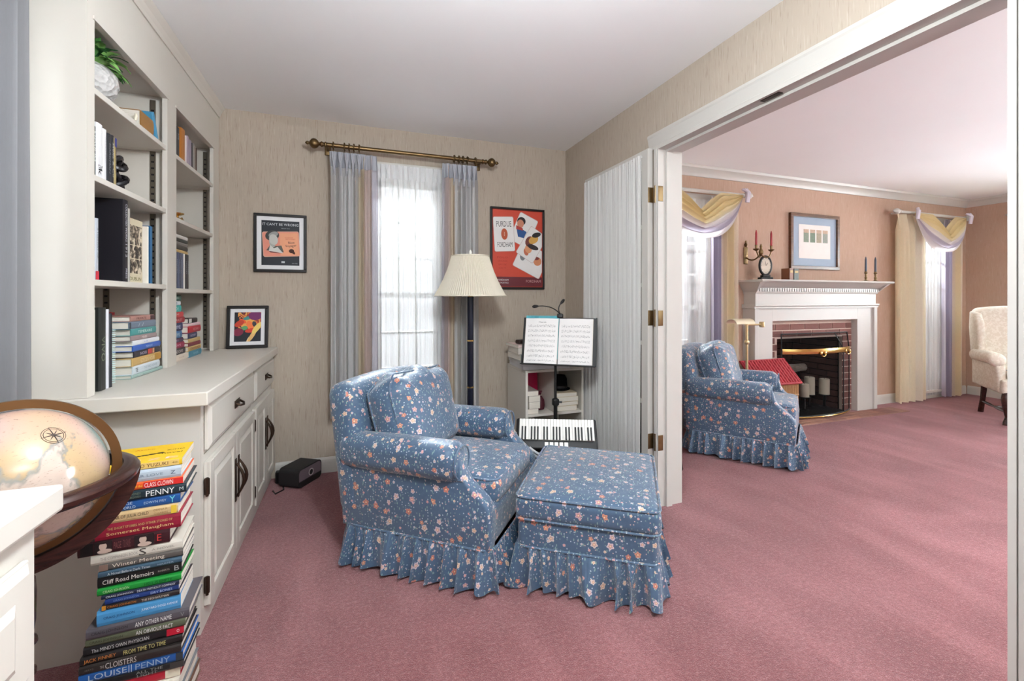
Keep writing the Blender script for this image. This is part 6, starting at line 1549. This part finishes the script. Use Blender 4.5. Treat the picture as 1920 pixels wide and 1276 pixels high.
for sg in (-1, 1):
    m = MB(); vs, fs = slabxz([(-.30, .55), (-.16, .62), (-.16, .80), (-.19, .95), (-.26, 1.05), (-.40, 1.07), (-.42, .9), (-.36, .55)], .27, .335); m.add(vs, fs); m.v = [(x, sg * y, z) for x, y, z in m.v]; wx('wing', m)
    m = MB(); vs, fs = slabxz([(-.36, .30), (.24, .30), (.25, .45), (.20, .58), (-.36, .58)], .255, .325, .02); m.add(vs, fs); m.v = [(x, sg * y, z) for x, y, z in m.v]; wx('arm_panel', m)
    m = MB(); m.rbox((-.05, sg * .305, .615), (.54, .13, .12), .055, 4, 4); m.v = [(x, y, z + .02 * (1 if x > .1 else 0) * 0 - .03 * max(0, (x - .1) / .12) ** 2) for x, y, z in m.v]; wx('arm', m)
    m = MB(); m.tube([(.27, sg * .27, .30), (.30, sg * .285, .24), (.275, sg * .275, .14), (.26, sg * .265, .07), (.285, sg * .28, .025), (.30, sg * .285, .0)], [.034, .036, .024, .016, .024, .026], 10); m.build('leg', DARKWOOD, wc, True)
    m = MB(); m.tube([(-.25, sg * .26, .30), (-.27, sg * .265, .15), (-.31, sg * .27, 0)], [.026, .022, .024], 8); m.build('leg', DARKWOOD, wc, True)
    m = MB(); m.tube([(.26, sg * .268, .12), (.1, sg * .268, .12), (.0, sg * .268, .12), (-.1, sg * .268, .12), (-.27, sg * .268, .12)], [.012, .016, .010, .016, .012], 8); m.build('stretcher', DARKWOOD, wc, True)
MB().tube([(0, -.26, .12), (0, .26, .12)], .012, 8).build('stretcher', DARKWOOD, wc, True)

# ================================================================== ADDED FILL LAMPS: unseen uplighters and a pendant that brighten both rooms
def uplighter(label, x, y, power):  # added lamp, throws fill light up at the ceiling
    t = thing('floor_lamp', label, 'lamp', (x, y, 0), 0, 'added fill uplighters')
    MB().lathe([(.001, 0), (.14, 0), (.14, .015), (.03, .03), (.013, .05)], n=24).build('base', OLDBRASS, t, True)
    MB().tube([(0, 0, .04), (0, 0, 1.55)], .012, 12).build('pole', OLDBRASS, t, True)
    m = MB(); m.lathe([(.02, 1.55), (.10, 1.58), (.17, 1.66), (.175, 1.665), (.10, 1.595), (.02, 1.57)], n=28); m.build('bowl', OLDBRASS, t, True)
    d = bpy.data.lights.new('fill_bulb', 'AREA'); d.shape = 'DISK'; d.size = .24; d.energy = power; d.color = (.86, .955, 1)
    o = bpy.data.objects.new('fill_bulb', d); C.objects.link(o); o.parent = t; o.location = (0, 0, 1.67); o.rotation_euler = (PI, 0, 0)
uplighter('brass uplighter added to brighten the study ceiling, unseen behind the viewer', .9, -.9, 25)
uplighter('brass uplighter added to brighten the pink room ceiling, unseen by the south wall', 4.2, -1.2, 140)
pn = thing('added_pendant', 'unseen pendant lamp added to brighten the study, hanging above the viewer', 'lamp', (.30, .62, 2.05))
MB().lathe([(.001, .388), (.06, .388), (.055, .37), (.012, .36)], n=20).build('canopy', OLDBRASS, pn, True)
MB().tube([(0, 0, .135), (0, 0, .38)], .006, 8).build('stem', OLDBRASS, pn, True)
MB().lathe([(.012, .15), (.045, .14), (.05, .125), (.03, .12)], n=20).build('fitter', OLDBRASS, pn, True)
d = bpy.data.lights.new('fill_bulb', 'POINT'); d.shadow_soft_size = .11; d.energy = 34; d.color = (.90, .96, 1)  # fill light of the added pendant, out of view
o = bpy.data.objects.new('fill_bulb', d); C.objects.link(o); o.parent = pn
